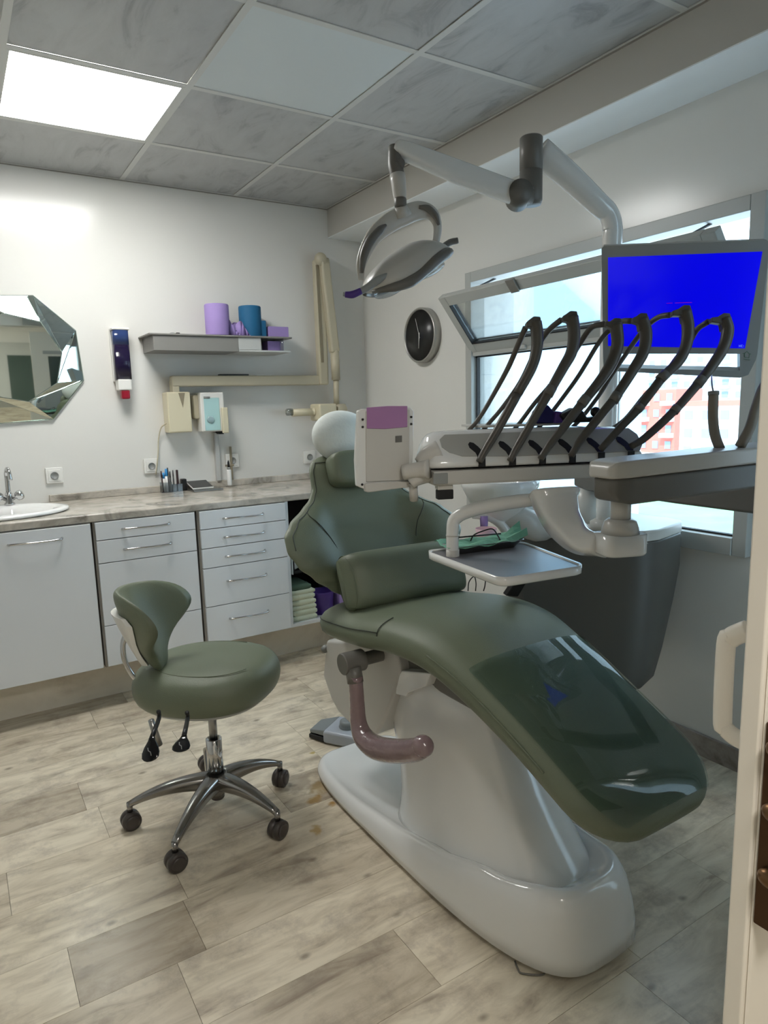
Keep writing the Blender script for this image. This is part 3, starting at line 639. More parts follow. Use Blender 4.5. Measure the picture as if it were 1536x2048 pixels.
bm = nb(); ellipsoid(bm, (a.x, -0.16, szt+0.006), (0.016, 0, 0), (0, 0.012, 0), (0, 0, 0.0058), 14, 8); tag(obj('pebble', bm, 'umid', None, at=(a.x, -0.16, szt)), 'small grey lump on the left end of the shelf', 'lump')
bm = nb(); box(bm, (a.x+0.018, -0.17, szt), (a.x+0.036, -0.15, szt+0.011)); tag(obj('clip', bm, 'black', None, at=(a.x+0.02, -0.16, szt), bevel=0.002), 'tiny black clip beside the grey lump on the shelf', 'clip')
# ------------------------------------------------------------------ wall x-ray unit
xr = thing('xray_unit', (-1.0, 0, 1.22), 'ivory dental x-ray unit with long jointed arm on the back wall', 'x-ray unit')
yb = -0.10
def xbox(name, px0, py0, px1, py1, y0, y1, m='cream', bev=0.008, par=xr, **k):
    a = P(px0, py0, y=y0); b = P(px1, py1, y=y0); return obj(name, bx((a.x, y0, b.z), (b.x, y1, a.z)), m, par, bevel=bev, **k)
cb = xbox('wall_box', 333, 784, 386, 864, -0.10, -0.001)
a = P(352, 786, y=-0.10); b = P(373, 815, y=-0.10); bm = nb(); prism(bm, [(a.x+0.012, -0.1015, a.z), (b.x-0.004, -0.1015, a.z), ((a.x+b.x)/2+0.006, -0.1015, b.z)], (0, 0.003, 0)); obj('notch', bm, 'creamd', cb, smooth=False)
xbox('bridge', 386, 790, 400, 838, -0.06, -0.001, 'cream2')
cp = xbox('control_panel', 399, 785, 452, 862, -0.09, -0.001, 'sock')
xbox('display', 407, 796, 442, 860, -0.0925, -0.09, 'lcd', 0.002, cp); xbox('display_label', 407, 793, 420, 797, -0.094, -0.0925, 'umid', 0, cp)
a = P(421, 839, y=-0.092); bm = nb(); lathe(bm, [(0.020, 0), (0.020, 0.004), (0.016, 0.006)], (a.x, -0.0925, a.z), (0, -1, 0)); obj('dial', bm, 'glassb', cp)
xbox('handset', 444, 815, 459, 866, -0.115, -0.09, 'cream', 0.006)
xbox('socket_block', 438, 862, 448, 868, -0.07, -0.01, 'black', 0.001)
xbox('mount_column', 344, 760, 360, 786, -0.096, -0.03, 'cream2', 0.006)
xbox('horizontal_arm', 343, 751, 646, 770, -0.10, -0.05, 'cream2', 0.008)
for f_ in (0,):
    a = P(439, 745, y=-0.08); b = P(497, 751, y=-0.08)
bm = nb()
# folded scissor arm: rear bar then front bar
def bar(bm, a, b, w, d):
    a, b = V(a), V(b); u = (b-a).normalized(); s = u.cross(V((0, 1, 0))).normalized(); L_ = (b-a).length
    mx = Matrix(((s.x, 0, u.x, a.x), (s.y, 1, u.y, a.y), (s.z, 0, u.z, a.z), (0, 0, 0, 1)))
    return box(bm, (-w/2, -d/2, 0), (w/2, d/2, L_), mx)
q0, q1 = P(646, 770, y=-0.09), P(636, 520, y=-0.09)
xa = obj('rear_arm', bar(nb(), q0+V((0, 0, 0)), q1, 0.062, 0.05), 'cream2', xr, bevel=0.012)
obj('arm_slot', bar(nb(), P(645, 725, y=-0.117), P(634, 530, y=-0.117), 0.018, 0.004), 'creamd', xa, bevel=0.001)
q2, q3 = P(647, 516, y=-0.13), P(669, 706, y=-0.13)
xf = obj('front_arm', bar(nb(), q3, q2, 0.058, 0.05), 'cream2', xr, bevel=0.014)
bm = nb(); cyl(bm, P(641, 518, y=-0.15), P(641, 518, y=-0.06), 0.036); obj('top_joint', bm, 'cream2', xr)
bm = nb(); cyl(bm, P(669, 700, y=-0.13), P(672, 760, y=-0.13), 0.026); obj('lower_sleeve', bm, 'cream2', xr)
bm = nb(); cyl(bm, P(672, 760, y=-0.13), P(673, 812, y=-0.13), 0.017); obj('lower_tube', bm, 'cream2', xr)
hc = P(662, 824, y=-0.13)
xh = obj('tube_head', bx((P(628, 812, y=-0.13).x, -0.20, P(628, 842, y=-0.13).z), (P(663, 812, y=-0.13).x, -0.07, P(628, 808, y=-0.13).z)), 'cream', xr, bevel=0.012)
bm = nb(); lathe(bm, [(0.03, -0.09), (0.035, -0.085), (0.035, 0.0), (0.03, 0.01)], P(676, 820, y=-0.13)+V((0, 0.03, 0)), (0, 1, 0)); obj('yoke_knob', bm, 'cream2', xr)
bm = nb(); box(bm, P(663, 808, y=-0.11), P(694, 834, y=-0.11)+V((0, 0.05, 0))); obj('head_rear', bm, 'cream2', xr, bevel=0.01)
ca, cb_ = P(628, 824, y=-0.13), P(584, 824, y=-0.13)
bm = nb(); lathe(bm, [(0.024, 0), (0.024, 0.006), (0.018, 0.008), (0.018, 0.02), (0.022, 0.022), (0.022, ca.x-cb_.x), (0.019, ca.x-cb_.x), (0.019, 0.03)], ca, (-1, 0, 0)); obj('cone', bm, 'cream', xh)
bm = nb(); lathe(bm, [(0.0205, 0), (0.0205, 0.035), (0.0195, 0.035), (0.0195, 0)], cb_+V((0.002, 0, 0)), (-1, 0, 0)); obj('cone_rim', bm, 'acry', xh)
# tubes and wires running down
bm = nb(); a = P(432, 866, y=-0.02); box(bm, (a.x-0.012, -0.026, 0.943), (a.x+0.012, -0.001, a.z)); tag(obj('cable_duct', bm, 'shelfl', None, at=(a.x, 0, 0.943), bevel=0.002), 'pale vertical cable duct under the x-ray control panel', 'cable duct')
bm = nb(); tube(bm, [P(334, 846, y=-0.05), P(322, 856, y=-0.03), P(317, 880, y=-0.015), P(316, 910, y=-0.02), P(312, 950, y=-0.02)], 0.0035, 8)
tag(obj('power_cable', bm, 'cream2', None, at=P(316, 910, y=0)), 'thin grey cable from the ivory wall box to the socket', 'cable')
bm = nb(); a = P(461, 900, y=-0.02); box(bm, (a.x-0.006, -0.024, 0.943), (a.x+0.006, -0.016, a.z+0.02)); b = P(458, 931, y=-0.02); box(bm, (b.x-0.022, -0.026, b.z-0.006), (b.x+0.028, -0.016, b.z+0.006))
tag(obj('wall_bracket', bm, 'creamd', None, at=(a.x, 0, 0.943), bevel=0.002), 'cross shaped beige cord bracket beside the spray bottle', 'bracket')
tag(obj('remote_control', bx((P(439, 747, y=-0.09).x, -0.095, 0), (P(497, 747, y=-0.09).x, -0.06, 0.008)), 'black', None, bevel=0.002), 'flat black remote lying on the ivory horizontal arm', 'remote')
rm = bpy.data.objects['remote_control']; rm.location.z = P(400, 751.3, y=-0.10).z+0.0005
tag(obj('paper_strip', bx((P(512, 747, y=-0.09).x, -0.095, 0), (P(542, 747, y=-0.09).x, -0.07, 0.004)), 'sock', None, bevel=0.001), 'small white strip on the ivory arm right of the remote', 'strip')
bpy.data.objects['paper_strip'].location.z = P(400, 751.3, y=-0.10).z+0.0005
# ------------------------------------------------------------------ on the worktop
ZW = 0.9065
o_ = P(336, 985, z=ZW)
pt = thing('pen_organiser', o_, 'clear acrylic organiser with blue and dark pens on the worktop', 'organiser')
x0, y0 = P(322, 985, z=ZW).x, o_.y
bm = nb(); w_ = 0.11
for (a0, a1) in ((0, 0.055), (0.058, 0.082), (0.085, 0.112)):
    hh = 0.055 if a0 == 0 else 0.04
    for lo, hi in (((a0, 0, 0), (a1, 0.002, hh)), ((a0, 0.04, 0), (a1, 0.042, hh)), ((a0, 0.002, 0), (a0+0.002, 0.04, hh)), ((a1-0.002, 0.002, 0), (a1, 0.04, hh)), ((a0+0.002, 0.002, 0), (a1-0.002, 0.04, 0.002))):
        box(bm, (x0+lo[0], y0+lo[1], ZW+lo[2]), (x0+hi[0], y0+hi[1], ZW+hi[2]))
obj('case', bm, 'acry', pt, smooth=False)
def pen(dx, dy, h, m, label, lean=0.0, r=0.0045, cap=None):
    t = thing('pen', (x0+dx, y0+dy, ZW+0.003), label, 'pen', 'pens in the acrylic organiser')
    a = V((x0+dx, y0+dy, ZW+0.003)); b = a+V((lean, 0, h)); bm = nb(); cyl(bm, a, a+(b-a)*0.7, r, n=10); obj('barrel', bm, m, t); bm = nb(); cyl(bm, a+(b-a)*0.7, b, r*1.15, r*0.8, n=10); obj('cap', bm, cap or m, t)
pen(0.008, 0.01, 0.115, 'wood', 'dark brown pen leaning at the left of the organiser', -0.004)
pen(0.018, 0.02, 0.105, 'sock', 'white pen with blue cap left in the organiser', 0.0, 0.006, 'cblue')
pen(0.030, 0.015, 0.125, 'sock', 'white pen with sky blue cap in the middle of the organiser', 0.002, 0.008, 'cblue')
pen(0.042, 0.02, 0.13, 'black', 'tall black pen right of the blue capped pens', 0.0, 0.004)
pen(0.049, 0.012, 0.11, 'black', 'short black pen at the right edge of the pen compartment', 0.002, 0.004)
pen(0.070, 0.02, 0.115, 'black', 'thin black brush alone in the narrow compartment', 0.0, 0.003)
tag(obj('eyeshade_stick', bx((x0+0.087, y0+0.015, ZW+0.003), (x0+0.098, y0+0.03, ZW+0.118)), 'wood', None, at=(x0+0.09, y0+0.02, ZW), bevel=0.003), 'dark brown flat stick standing in the right compartment', 'stick')
tag(obj('ink_pad', bx((x0+0.114, y0+0.01, ZW), (x0+0.14, y0+0.05, ZW+0.065)), 'black', None, at=(x0+0.125, y0+0.02, ZW), bevel=0.004), 'small black block at the right of the pen organiser', 'block')
a = P(388, 985, z=ZW); tb_ = thing('tablet_stand', a+V((0.06, 0.05, 0)), 'black screen tablet resting on a flat silver base', 'tablet')
obj('base_plate', bx((a.x, a.y, ZW), (a.x+0.165, a.y+0.16, ZW+0.010)), 'steel', tb_, bevel=0.003)
mxt = frame((a.x+0.005, a.y+0.03, ZW+0.011), (1, 0, 0), up=V((0, -0.22, 1)))
obj('tablet', bx((0, 0, 0), (0.115, 0.13, 0.008), mxt), 'sock', tb_, bevel=0.002); obj('screen', bx((0.002, 0.004, 0.008), (0.113, 0.128, 0.0095), mxt), 'blackg', tb_, bevel=0.0005)
c = P(441, 966, z=ZW+0.011); c = V((c.x, a.y+0.075+0.02, ZW+0.011))
bt = thing('spray_bottle', c, 'slim white bottle with black pointed cap on the silver base', 'bottle')
bm = nb(); lathe(bm, [(0.0125, 0), (0.013, 0.004), (0.013, 0.085), (0.012, 0.09)], c); obj('body', bm, 'porc', bt)
bm = nb(); lathe(bm, [(0.009, 0.09), (0.009, 0.103)], c); obj('neck', bm, 'umid', bt); bm = nb(); lathe(bm, [(0.0075, 0.103), (0.006, 0.13), (0.002, 0.142)], c); obj('cap', bm, 'black', bt)
# ------------------------------------------------------------------ clock
cc = P(846, 671, x=-0.015); ck = thing('wall_clock', (0, cc.y, cc.z), 'round black wall clock with silver rim on the right wall', 'clock')
RC = 0.148
bm = nb(); lathe(bm, [(RC, 0), (RC, 0.04), (RC-0.004, 0.045), (RC-0.010, 0.045), (RC-0.012, 0.036), (RC-0.012, 0.0)], (0, cc.y, cc.z), (-1, 0, 0), 56); obj('rim', bm, 'clockring', ck)
bm = nb(); lathe(bm, [(RC-0.0125, 0.030), (RC-0.0125, 0.037), (0.001, 0.0375)], (0, cc.y, cc.z), (-1, 0, 0), 56); obj('dial', bm, 'clockface', ck)
def hand(ang, ln, w):
    bm = nb(); dy, dz = math.sin(ang), math.cos(ang); a = V((-0.041, cc.y-dy*-0.015*-1, cc.z-dz*0.015)); b = V((-0.041, cc.y-dy*ln, cc.z+dz*ln)); a = V((-0.041, cc.y+dy*0.015, cc.z-dz*0.015))
    cyl(bm, a, b, w, w*0.5, 6); obj('hand', bm, 'ugrey', ck)
hand(math.radians(-20), 0.10, 0.0028); hand(math.radians(186), 0.07, 0.004)
# ================================================================== TREATMENT CHAIR
XC = -1.085
dc = thing('dental_chair', (XC, -2.2, 0), 'green dental treatment chair with white boat-shaped base', 'dental chair')
# --- base shell: cross sections along y (rear to foot end)
def lerp(tab, t):
    for (a, va), (b, vb) in zip(tab[:-1], tab[1:]):
        if t <= b:
            s = (t-a)/(b-a); s = s*s*(3-2*s); return va+(vb-va)*s
    return tab[-1][1]
Y0, Y1 = -1.605, -2.845
HC = [(0, .050), (.25, .060), (.45, .085), (.62, .125), (.8, .175), (.93, .205), (1, .20)]    # crest height
HW = [(0, .205), (.3, .225), (.6, .225), (.85, .215), (1, .20)]
YC_, HB, WB = (Y0+Y1)/2, (Y0-Y1)/2, 0.222
def crest(y):
    return lerp([(0, .048), (.25, .056), (.45, .082), (.62, .122), (.8, .172), (.93, .198), (1, .20)], min(1, max(0, (Y0-y)/(Y0-Y1))))
def base_loop(inset, zf, drop=0.0, n=72):
    out = []
    for k in range(n):
        a = 2*math.pi*k/n; ca, sa = math.cos(a), math.sin(a); e = 5.2 if math.sin(a) > 0 else 3.6
        ux = math.copysign(abs(ca)**(2/e), ca); uy = math.copysign(abs(sa)**(2/e), sa)
        y = YC_+uy*HB; t = min(1, max(0, (Y0-y)/(Y0-Y1))); sl_k = 0.35+0.65*t
        w = WB*(1-0.05*abs(uy)**3)
        ins = inset*sl_k
        y = YC_+uy*(HB-ins); h = 0.016+(crest(y)-0.016)*zf-drop*t
        out.append(V((XC+ux*(w-ins), y, max(h, 0.012))))
    return out
LV = [(0.012, 0, 0), (0.0, 0.03, 0), (0.002, 0.25, 0), (0.010, 0.55, 0), (0.022, 0.80, 0), (0.036, 0.94, 0), (0.050, 0.995, 0), (0.060, 1.0, 0), (0.070, 0.985, 0.002), (0.085, 0.95, 0.008), (0.11, 0.90, 0.018), (0.15, 0.86, 0.026), (0.20, 0.84, 0.03)]
bm = nb(); loft(bm, [base_loop(*l) for l in LV]); obj('base_shell', bm, 'uwhite', dc)
bm = nb()
prism(bm, [V((XC+sx*0.80, YC_+(yy-YC_)*0.965, 0.0)) for sx, yy in [(p.x-XC, p.y) for p in base_loop(0, 0)]], (0, 0, 0.014)); obj('floor_plate', bm, 'gasket', dc, smooth=False)
bm = nb(); tube(bm, [P(1030, 1922, z=0.004), P(1036, 1938, z=0.004), P(1044, 1947, z=0.004), P(1080, 1950, z=0.004), P(1090, 1944, z=0.004), P(1088, 1925, z=0.004), P(1088, 1905, z=0.004)], 0.0022, 8, sub=4); obj('floor_clip', bm, 'udark', dc)
# --- lift column under the seat
def col_ring(z, yc, hl, hw, e=3.2): return sering(V((XC, yc, z)), V((1, 0, 0)), V((0, 1, 0)), hw, hl, e, 32)
bm = nb(); loft(bm, [col_ring(z, yc, hl, hw) for z, yc, hl, hw in ((0.05, -2.43, .36, .172), (0.09, -2.43, .35, .168), (0.12, -2.42, .34, .158), (0.16, -2.40, .325, .148), (0.24, -2.36, .30, .138), (0.32, -2.315, .285, .132), (0.42, -2.27, .27, .128), (0.52, -2.24, .26, .126), (0.57, -2.22, .25, .12))])
obj('lift_column', bm, 'uwhite', dc)
# --- side cover (beige shield) and under-seat carriage
def XS_(px, py, x=XC-0.155): p = P(px, py, x=x); return (p.y, p.z)
shield = [XS_(*q) for q in ((652, 1280), (645, 1350), (662, 1400), (676, 1425), (712, 1462), (752, 1470), (768, 1440), (793, 1372), (800, 1340), (790, 1300), (740, 1285))]
bm = nb(); prism(bm, [V((XC-0.155, y, z)) for y, z in shield], (0.31, 0, 0)); obj('side_cover', bm, 'ugrey', dc, bevel=0.012, seg=4)
blk = [XS_(*q) for q in ((790, 1362), (788, 1392), (807, 1397), (812, 1390), (848, 1376), (858, 1350), (800, 1345))]
bm = nb(); prism(bm, [V((XC-0.15, y, z+0.004)) for y, z in blk], (0.30, 0, 0)); obj('hinge_block', bm, 'uwhite', dc, bevel=0.004)
bm = nb(); box(bm, (XC-0.12, -2.52, 0.545), (XC+0.12, -1.92, 0.60)); obj('seat_carriage', bm, 'udark', dc, bevel=0.01)
bm = nb(); cyl(bm, P(650, 1298, x=XC-0.16), P(650, 1298, x=XC-0.12), 0.014, n=14); obj('rear_knob', bm, 'umid', dc)
# --- upholstery pads
def pad(stations, n=44, e=3.0, m=30, rt=0.07, rtop=None):
    """stations: (centre y, centre z, half width, half thickness); lofted and rounded at both ends"""
    ctr = catmull([V((XC, s[0], s[1])) for s in stations], 10)
    wt = catmull([V((s[2], s[3], 0)) for s in stations], 10)
    ln = [0]
    for a, b in zip(ctr[:-1], ctr[1:]): ln.append(ln[-1]+(b-a).length)
    L_ = ln[-1]
    us = []
    for i in range(9): us.append(rt*(1-math.cos(i/8*math.pi/2)))
    us += [rt+(L_-2*rt)*(i/n) for i in range(1, n)]
    us += [L_-u for u in us[8::-1]]
    rings = []
    for u in us:
        u = min(max(u, 0), L_)
        k = 0
        while k < len(ln)-2 and ln[k+1] < u: k += 1
        f = (u-ln[k])/max(ln[k+1]-ln[k], 1e-9); c = ctr[k].lerp(ctr[k+1], f); w = wt[k].lerp(wt[k+1], f)
        t = (ctr[min(k+2, len(ctr)-1)]-ctr[max(k-1, 0)]).normalized(); N = t.cross(V((1, 0, 0))).normalized()
        if N.z < 0: N = -N
        d = min(u, L_-u); q = 1.0 if d >= rt else math.sqrt(max(0, 1-((rt-d)/rt)**2))
        ww = w.x-rt*(1-q)*0.95; tt = w.y*(0.10+0.90*q**0.8)
        rings.append((c, N, ww, tt))
    bm = nb(); loft(bm, [sering(c, V((1, 0, 0)), N, ww, tt, e, m) for c, N, ww, tt in rings])
    return bm, rings
ST = [(-1.80, .655, .235, .05), (-1.90, .655, .262, .062), (-2.08, .672, .262, .064), (-2.25, .700, .255, .064), (-2.40, .702, .242, .066), (-2.53, .668, .225, .066), (-2.70, .600, .212, .060), (-2.85, .530, .207, .055), (-2.985, .458, .200, .05)]
bm, pr_ = pad(ST, rt=0.125, e=2.8); seat = obj('seat_cushion', bm, 'green', dc)
def surf(rings, i0, i1, a, off=0.0, e=3.0):
    out = []
    for i in range(i0, i1):
        c, N, w, t = rings[i]; ca, sa = math.cos(a), math.sin(a)
        out.append(c+V((1, 0, 0))*(math.copysign(abs(ca)**(2/e), ca)*(w+off))+N*(math.copysign(abs(sa)**(2/e), sa)*(t+off)))
    return out
nr = len(pr_)
for a_ in (math.radians(180-8), math.radians(8)):
    bm = nb(); tube(bm, surf(pr_, nr//2+1, nr-11, a_, 0.0005)[::3], 0.0022, 6, sub=3); obj('piping', bm, 'green', seat)
bm = nb(); i_ = 22; ringp = [surf(pr_, i_, i_+1, math.radians(d), 0.0002)[0] for d in range(132, 180, 4)]; tube(bm, ringp, 0.0016, 6, sub=1); obj('seam', bm, 'seam', seat)
bm = nb(); tube(bm, surf(pr_, 6, 23, math.radians(180-10), 0.0004), 0.0016, 6, sub=1); obj('seam', bm, 'seam', seat)
# clear vinyl sheet over the foot end
def sheet(i0, i1, a0, a1, off):
    bm = nb(); rows = []
    na = 22
    for i in range(i0, i1):
        c, N, w, t = pr_[i]; row = []
        for k in range(na+1):
            a = math.radians(a0+(a1-a0)*k/na); ca, sa = math.cos(a), math.sin(a)
            wr = 0.0005*math.sin(i*0.9+k*0.5)+0.0006*math.sin(k*0.7-i*0.5)
            row.append(bm.verts.new(c+V((1, 0, 0))*(math.copysign(abs(ca)**(2/3.0), ca)*(w+off))+N*(math.copysign(abs(sa)**(2/3.0), sa)*(t+off+wr))))
        rows.append(row)
    for r0, r1 in zip(rows[:-1], rows[1:]):
        for k in range(na): bm.faces.new((r0[k], r0[k+1], r1[k+1], r1[k]))
    return bm
tag(obj('foot_cover', sheet(int(nr*0.60), nr-3, 12, 146, 0.004), 'film', seat, sub=1), None, None)
# --- backrest
WTAB = [(.690, .12), (.72, .155), (.76, .215), (.80, .27), (.85, .322), (.895, .346), (.935, .342), (.975, .305), (1.005, .245), (1.035, .195), (1.07, .172), (1.12, .166), (1.150, .150), (1.168, .12), (1.178, .06)]
def bk(z, u, front=True):
    w = lerp(WTAB, z); y = -1.885+(z-0.69)*0.50; wing = max(0.0, abs(u)*w-0.15)
    th = 0.045*(1-abs(u)**4*0.55)
    ed = math.sqrt(max(0, 1-abs(u)**6)); th *= max(ed, 0.02)
    top = min(1, (1.180-z)/0.04); bot = min(1, (z-0.685)/0.04); th *= max(0.12, math.sqrt(max(0, top))*math.sqrt(max(0, bot)))
    fwd = -wing*0.38-0.035*math.cos(u*1.2)*max(0, 1-((z-0.80)/0.14)**2)
    if 0.78 < z < 1.03: th *= 1+0.55*min(1, wing/0.05)*math.sin(math.pi*(z-0.78)/0.25)**0.5
    hollow = 0.02*(1-u*u)
    yy = y+fwd+hollow+(-th if front else th)
    return V((XC+u*w, yy, z))
zs = [0.690, 0.694, 0.702, 0.715]+[0.73+0.42*i/34 for i in range(35)]+[1.158, 1.166, 1.172, 1.176, 1.178]
us = [math.sin(math.pi/2*(k/14-1)) for k in range(29)]
bm = nb(); loft(bm, [[bk(z, u, True) for u in us]+[bk(z, u, False) for u in us[::-1]] for z in zs]); back = obj('backrest', bm, 'green', dc, sub=1)
def fseam(fn, z0, z1, n=24, nm='seam', r=0.0017):
    bm = nb(); tube(bm, [bk(z0+(z1-z0)*i/n, fn(z0+(z1-z0)*i/n))+V((0, -0.0008, 0)) for i in range(n+1)], r, 6, sub=1); return obj(nm, bm, 'seam', back)
for s in (-1, 1):
    fseam(lambda z: s*0.93*(1 if z < 1.12 else 1), 0.90, 1.15)
    fseam(lambda z: s*min(0.93, (0.148+0.105*max(0, (z-0.80)/0.21)**2.4)/lerp(WTAB, z)), 0.73, 1.0)
fz = 1.152
bm = nb(); tube(bm, [bk(fz, -0.93+1.86*i/12)+V((0, -0.001, 0.0)) for i in range(13)], 0.0017, 6, sub=1); obj('seam', bm, 'seam', back)
bm = nb(); box(bm, (XC-0.05, -1.80, 0.58), (XC+0.05, -1.765, 0.86)); obj('back_support', bm, 'uwhite', dc, bevel=0.012)
# --- headrest
bm = nb(); cyl(bm, (XC, -1.64, 1.10), (XC, -1.625, 1.22), 0.014); obj('headrest_stem', bm, 'steel', dc)
hp = V((-1.105, -1.655, 1.238))
bm = nb(); ellipsoid(bm, hp, (0.116, 0, 0), (0, 0.060, -0.012), (0, 0.02, 0.090), 36, 20); obj('headrest_cover', bm, 'sheetw', dc, label='white cloth covered round headrest')
N_ = V((0, -0.93, 0.36)); U_ = V((0, 0.36, 0.93)); S_ = V((1, 0, 0))
bm = nb(); c_ = V((-1.092, -1.735, 1.128))
loft(bm, [sering(c_+N_*q, S_, U_, 0.112*k, 0.062*k, 4.5, 32) for q, k in ((-0.035, .8), (-0.03, .95), (-0.015, 1), (0.015, 1), (0.028, .97), (0.036, .9), (0.040, .75), (0.041, 0.4))]); obj('neck_cushion', bm, 'green', dc)
# --- loose lumbar pillow
plc = thing('lumbar_pillow', (-1.075, -1.98, 0.72), 'rectangular green cushion lying against the chair back', 'cushion')
A_ = V((0.998, -0.06, 0.0)).normalized(); U2 = V((0.02, 0.42, 0.90)).normalized(); N2 = A_.cross(U2).normalized()
bm = nb(); cpil = V((-1.078, -1.985, 0.795)); rings = []
for i in range(25):
    s = -1+2*i/24; k = (1-abs(s)**7)**0.5; k = max(k, 0.05) if abs(s) < 1 else 0.05
    rings.append([p for p in sering(cpil+A_*(s*0.222), U2, N2, 0.092*(0.80+0.2*k), 0.066*(0.22+0.78*k), 3.4, 32)])
loft(bm, rings); plb = obj('cushion', bm, 'green', plc)
bm = nb(); tube(bm, [cpil+A_*(-0.205)+U2*(0.088*math.cos(t))+N2*(0.062*math.sin(t)) for t in [2*math.pi*k/24 for k in range(24)]], 0.0016, 6, sub=1, closed=True); obj('seam', bm, 'green2', plb)
# --- wrapped armrest hanging on the left
xa_ = XC-0.265
q = lambda px, py, dx=0.0: P(px, py, x=xa_+dx)
am = obj('armrest', tube(nb(), [q(711, 1352), q(714, 1400), q(717, 1445), q(728, 1475), q(752, 1495), q(790, 1502), q(828, 1500), q(846, 1494)], [0.021, 0.022, 0.025, 0.031, 0.034, 0.033, 0.031, 0.027], 16, 6), 'pinkwrap', dc, label='film wrapped mauve grey armrest swung down')
bm = nb(); c = q(700, 1325); cyl(bm, c+V((-0.028, 0, 0)), c+V((0.045, 0, 0)), 0.033); cyl(bm, c+V((0.045, -0.0, 0)), c+V((0.14, -0.0, 0.0)), 0.02); obj('armrest_pivot', bm, 'udark', am, bevel=0.004)
bm = nb(); c = q(708, 1345); tube(bm, [q(706, 1335), q(711, 1365)], 0.0245, 16, sub=1); obj('armrest_collar', bm, 'udark', am)
bm = nb(); ellipsoid(bm, q(846, 1492), (0.028, 0, 0), (0, 0.03, 0), (0, 0, 0.028), 18, 10); obj('armrest_tip', bm, 'pinkwrap', am)
# ------------------------------------------------------------------ foot pedal
pa, pb = P(613, 1482, z=0.0), P(700, 1500, z=0.0)
fp = thing('foot_pedal', (pa.x+0.07, pa.y-0.05, 0), 'bluish grey foot control on the floor behind the chair base', 'foot control')
mxp = frame((pa.x, pa.y, 0), (pb.x-pa.x, pb.y-pa.y, 0))
obj('housing', bx((0.075, 0.0, 0.004), (0.25, 0.15, 0.058), mxp), 'pedal', fp, bevel=0.012, seg=4)
bm = nb(); loft(bm, [[mxp @ V(p) for p in r] for r in ([(0.0, 0.02, 0.006), (0.0, 0.12, 0.006), (0.0, 0.12, 0.022), (0.0, 0.02, 0.022)], [(0.08, 0.004, 0.006), (0.08, 0.145, 0.006), (0.08, 0.145, 0.03), (0.08, 0.004, 0.03)])]); obj('pedal_base', bm, 'gasket', fp, bevel=0.003)
bm = nb(); loft(bm, [[mxp @ V(p) for p in r] for r in ([(0.004, 0.022, 0.028), (0.004, 0.118, 0.028), (0.004, 0.118, 0.042), (0.004, 0.022, 0.042)], [(0.082, 0.004, 0.034), (0.082, 0.145, 0.034), (0.082, 0.145, 0.058), (0.082, 0.004, 0.058)])]); obj('pedal_plate', bm, 'pedal2', fp, bevel=0.004)
bm = nb(); lathe(bm, [(0.034, 0.054), (0.036, 0.062), (0.033, 0.068), (0.033, 0.072), (0.031, 0.084), (0.02, 0.088)], mxp @ V((0.155, 0.07, 0))); obj('round_button', bm, 'pedal2', fp)
bm = nb(); tube(bm, [mxp @ V((0.25, 0.08, 0.02)), mxp @ V((0.30, 0.05, 0.012))], 0.005, 8, sub=1); obj('cable', bm, 'umid', fp)
# ================================================================== DENTAL UNIT
un = thing('dental_unit', (-0.35, -2.2, 0.35), 'grey dental unit body with folding arm between chair and window', 'dental unit')
def cab_ring(z, k, sh=0.0):
    pts = [(-0.605, -2.04), (-0.40, -2.33), (-0.36, -2.365), (-0.30, -2.375), (-0.12, -2.335), (-0.085, -2.31), (-0.075, -2.25), (-0.10, -1.95), (-0.15, -1.90), (-0.50, -1.90), (-0.60, -1.96)]
    cx, cy = -0.36, -2.12
    return [V((cx+(x-cx)*k+(sh if x > -0.2 else sh*0.3), cy+(y-cy)*k, z)) for x, y in pts]
bm = nb(); loft(bm, [cab_ring(z, k, s) for z, k, s in ((0.33, .86, -0.075), (0.345, .90, -0.07), (0.45, .94, -0.05), (0.62, .98, -0.02), (0.75, 1.0, 0), (0.868, 1.0, 0))]); obj('cabinet_body', bm, 'ucab', un, bevel=0.010)
bm = nb(); loft(bm, [cab_ring(z, k) for z, k in ((0.868, 1.005), (0.90, 1.005), (0.905, .99))]); obj('cabinet_lid', bm, 'ugrey', un, bevel=0.004)
bm = nb(); tube(bm, [(-0.50, -2.08, 0.42), (-0.80, -2.08, 0.40), (XC+0.13, -2.1, 0.38)], 0.05, 16, sub=3, flat=1.0); obj('chair_link', bm, 'udark', un)
# operating light pole
pole0 = P(1215, 850, d=2.26); pb0 = V((pole0.x, pole0.y, 0.90)); pt0 = P(1226, 470, d=2.26); pt0 = V((pole0.x, pole0.y, pt0.z))
ol = thing('operating_light', pb0, 'ceiling-high operating light with white loop head and jointed arm', 'operating light')
elb = P(1225, 452, d=2.26); elb = V((pole0.x, pole0.y, elb.z)); jt = P(1078, 296, d=2.08)
bm = nb(); tube(bm, [pb0, V((pole0.x, pole0.y, 1.4)), V((pole0.x, pole0.y, elb.z-0.10)), V((pole0.x, pole0.y, elb.z-0.03)), elb+(jt-elb)*0.06, elb+(jt-elb)*0.2, elb+(jt-elb)*0.6, jt+V((0, 0, -0.01))], [0.031, 0.031, 0.031, 0.031, 0.031, 0.034, 0.038, 0.042], 20, 6); obj('pole', bm, 'uwhite', ol)
bm = nb(); lathe(bm, [(0.05, 0), (0.05, 0.03), (0.034, 0.04)], pb0); obj('pole_socket', bm, 'ugrey', ol)
jx = P(1062, 350, d=2.04); top_ = P(1062, 278, d=2.04).z; bot_ = P(1062, 408, d=2.04).z; mid_ = P(1062, 342, d=2.04).z
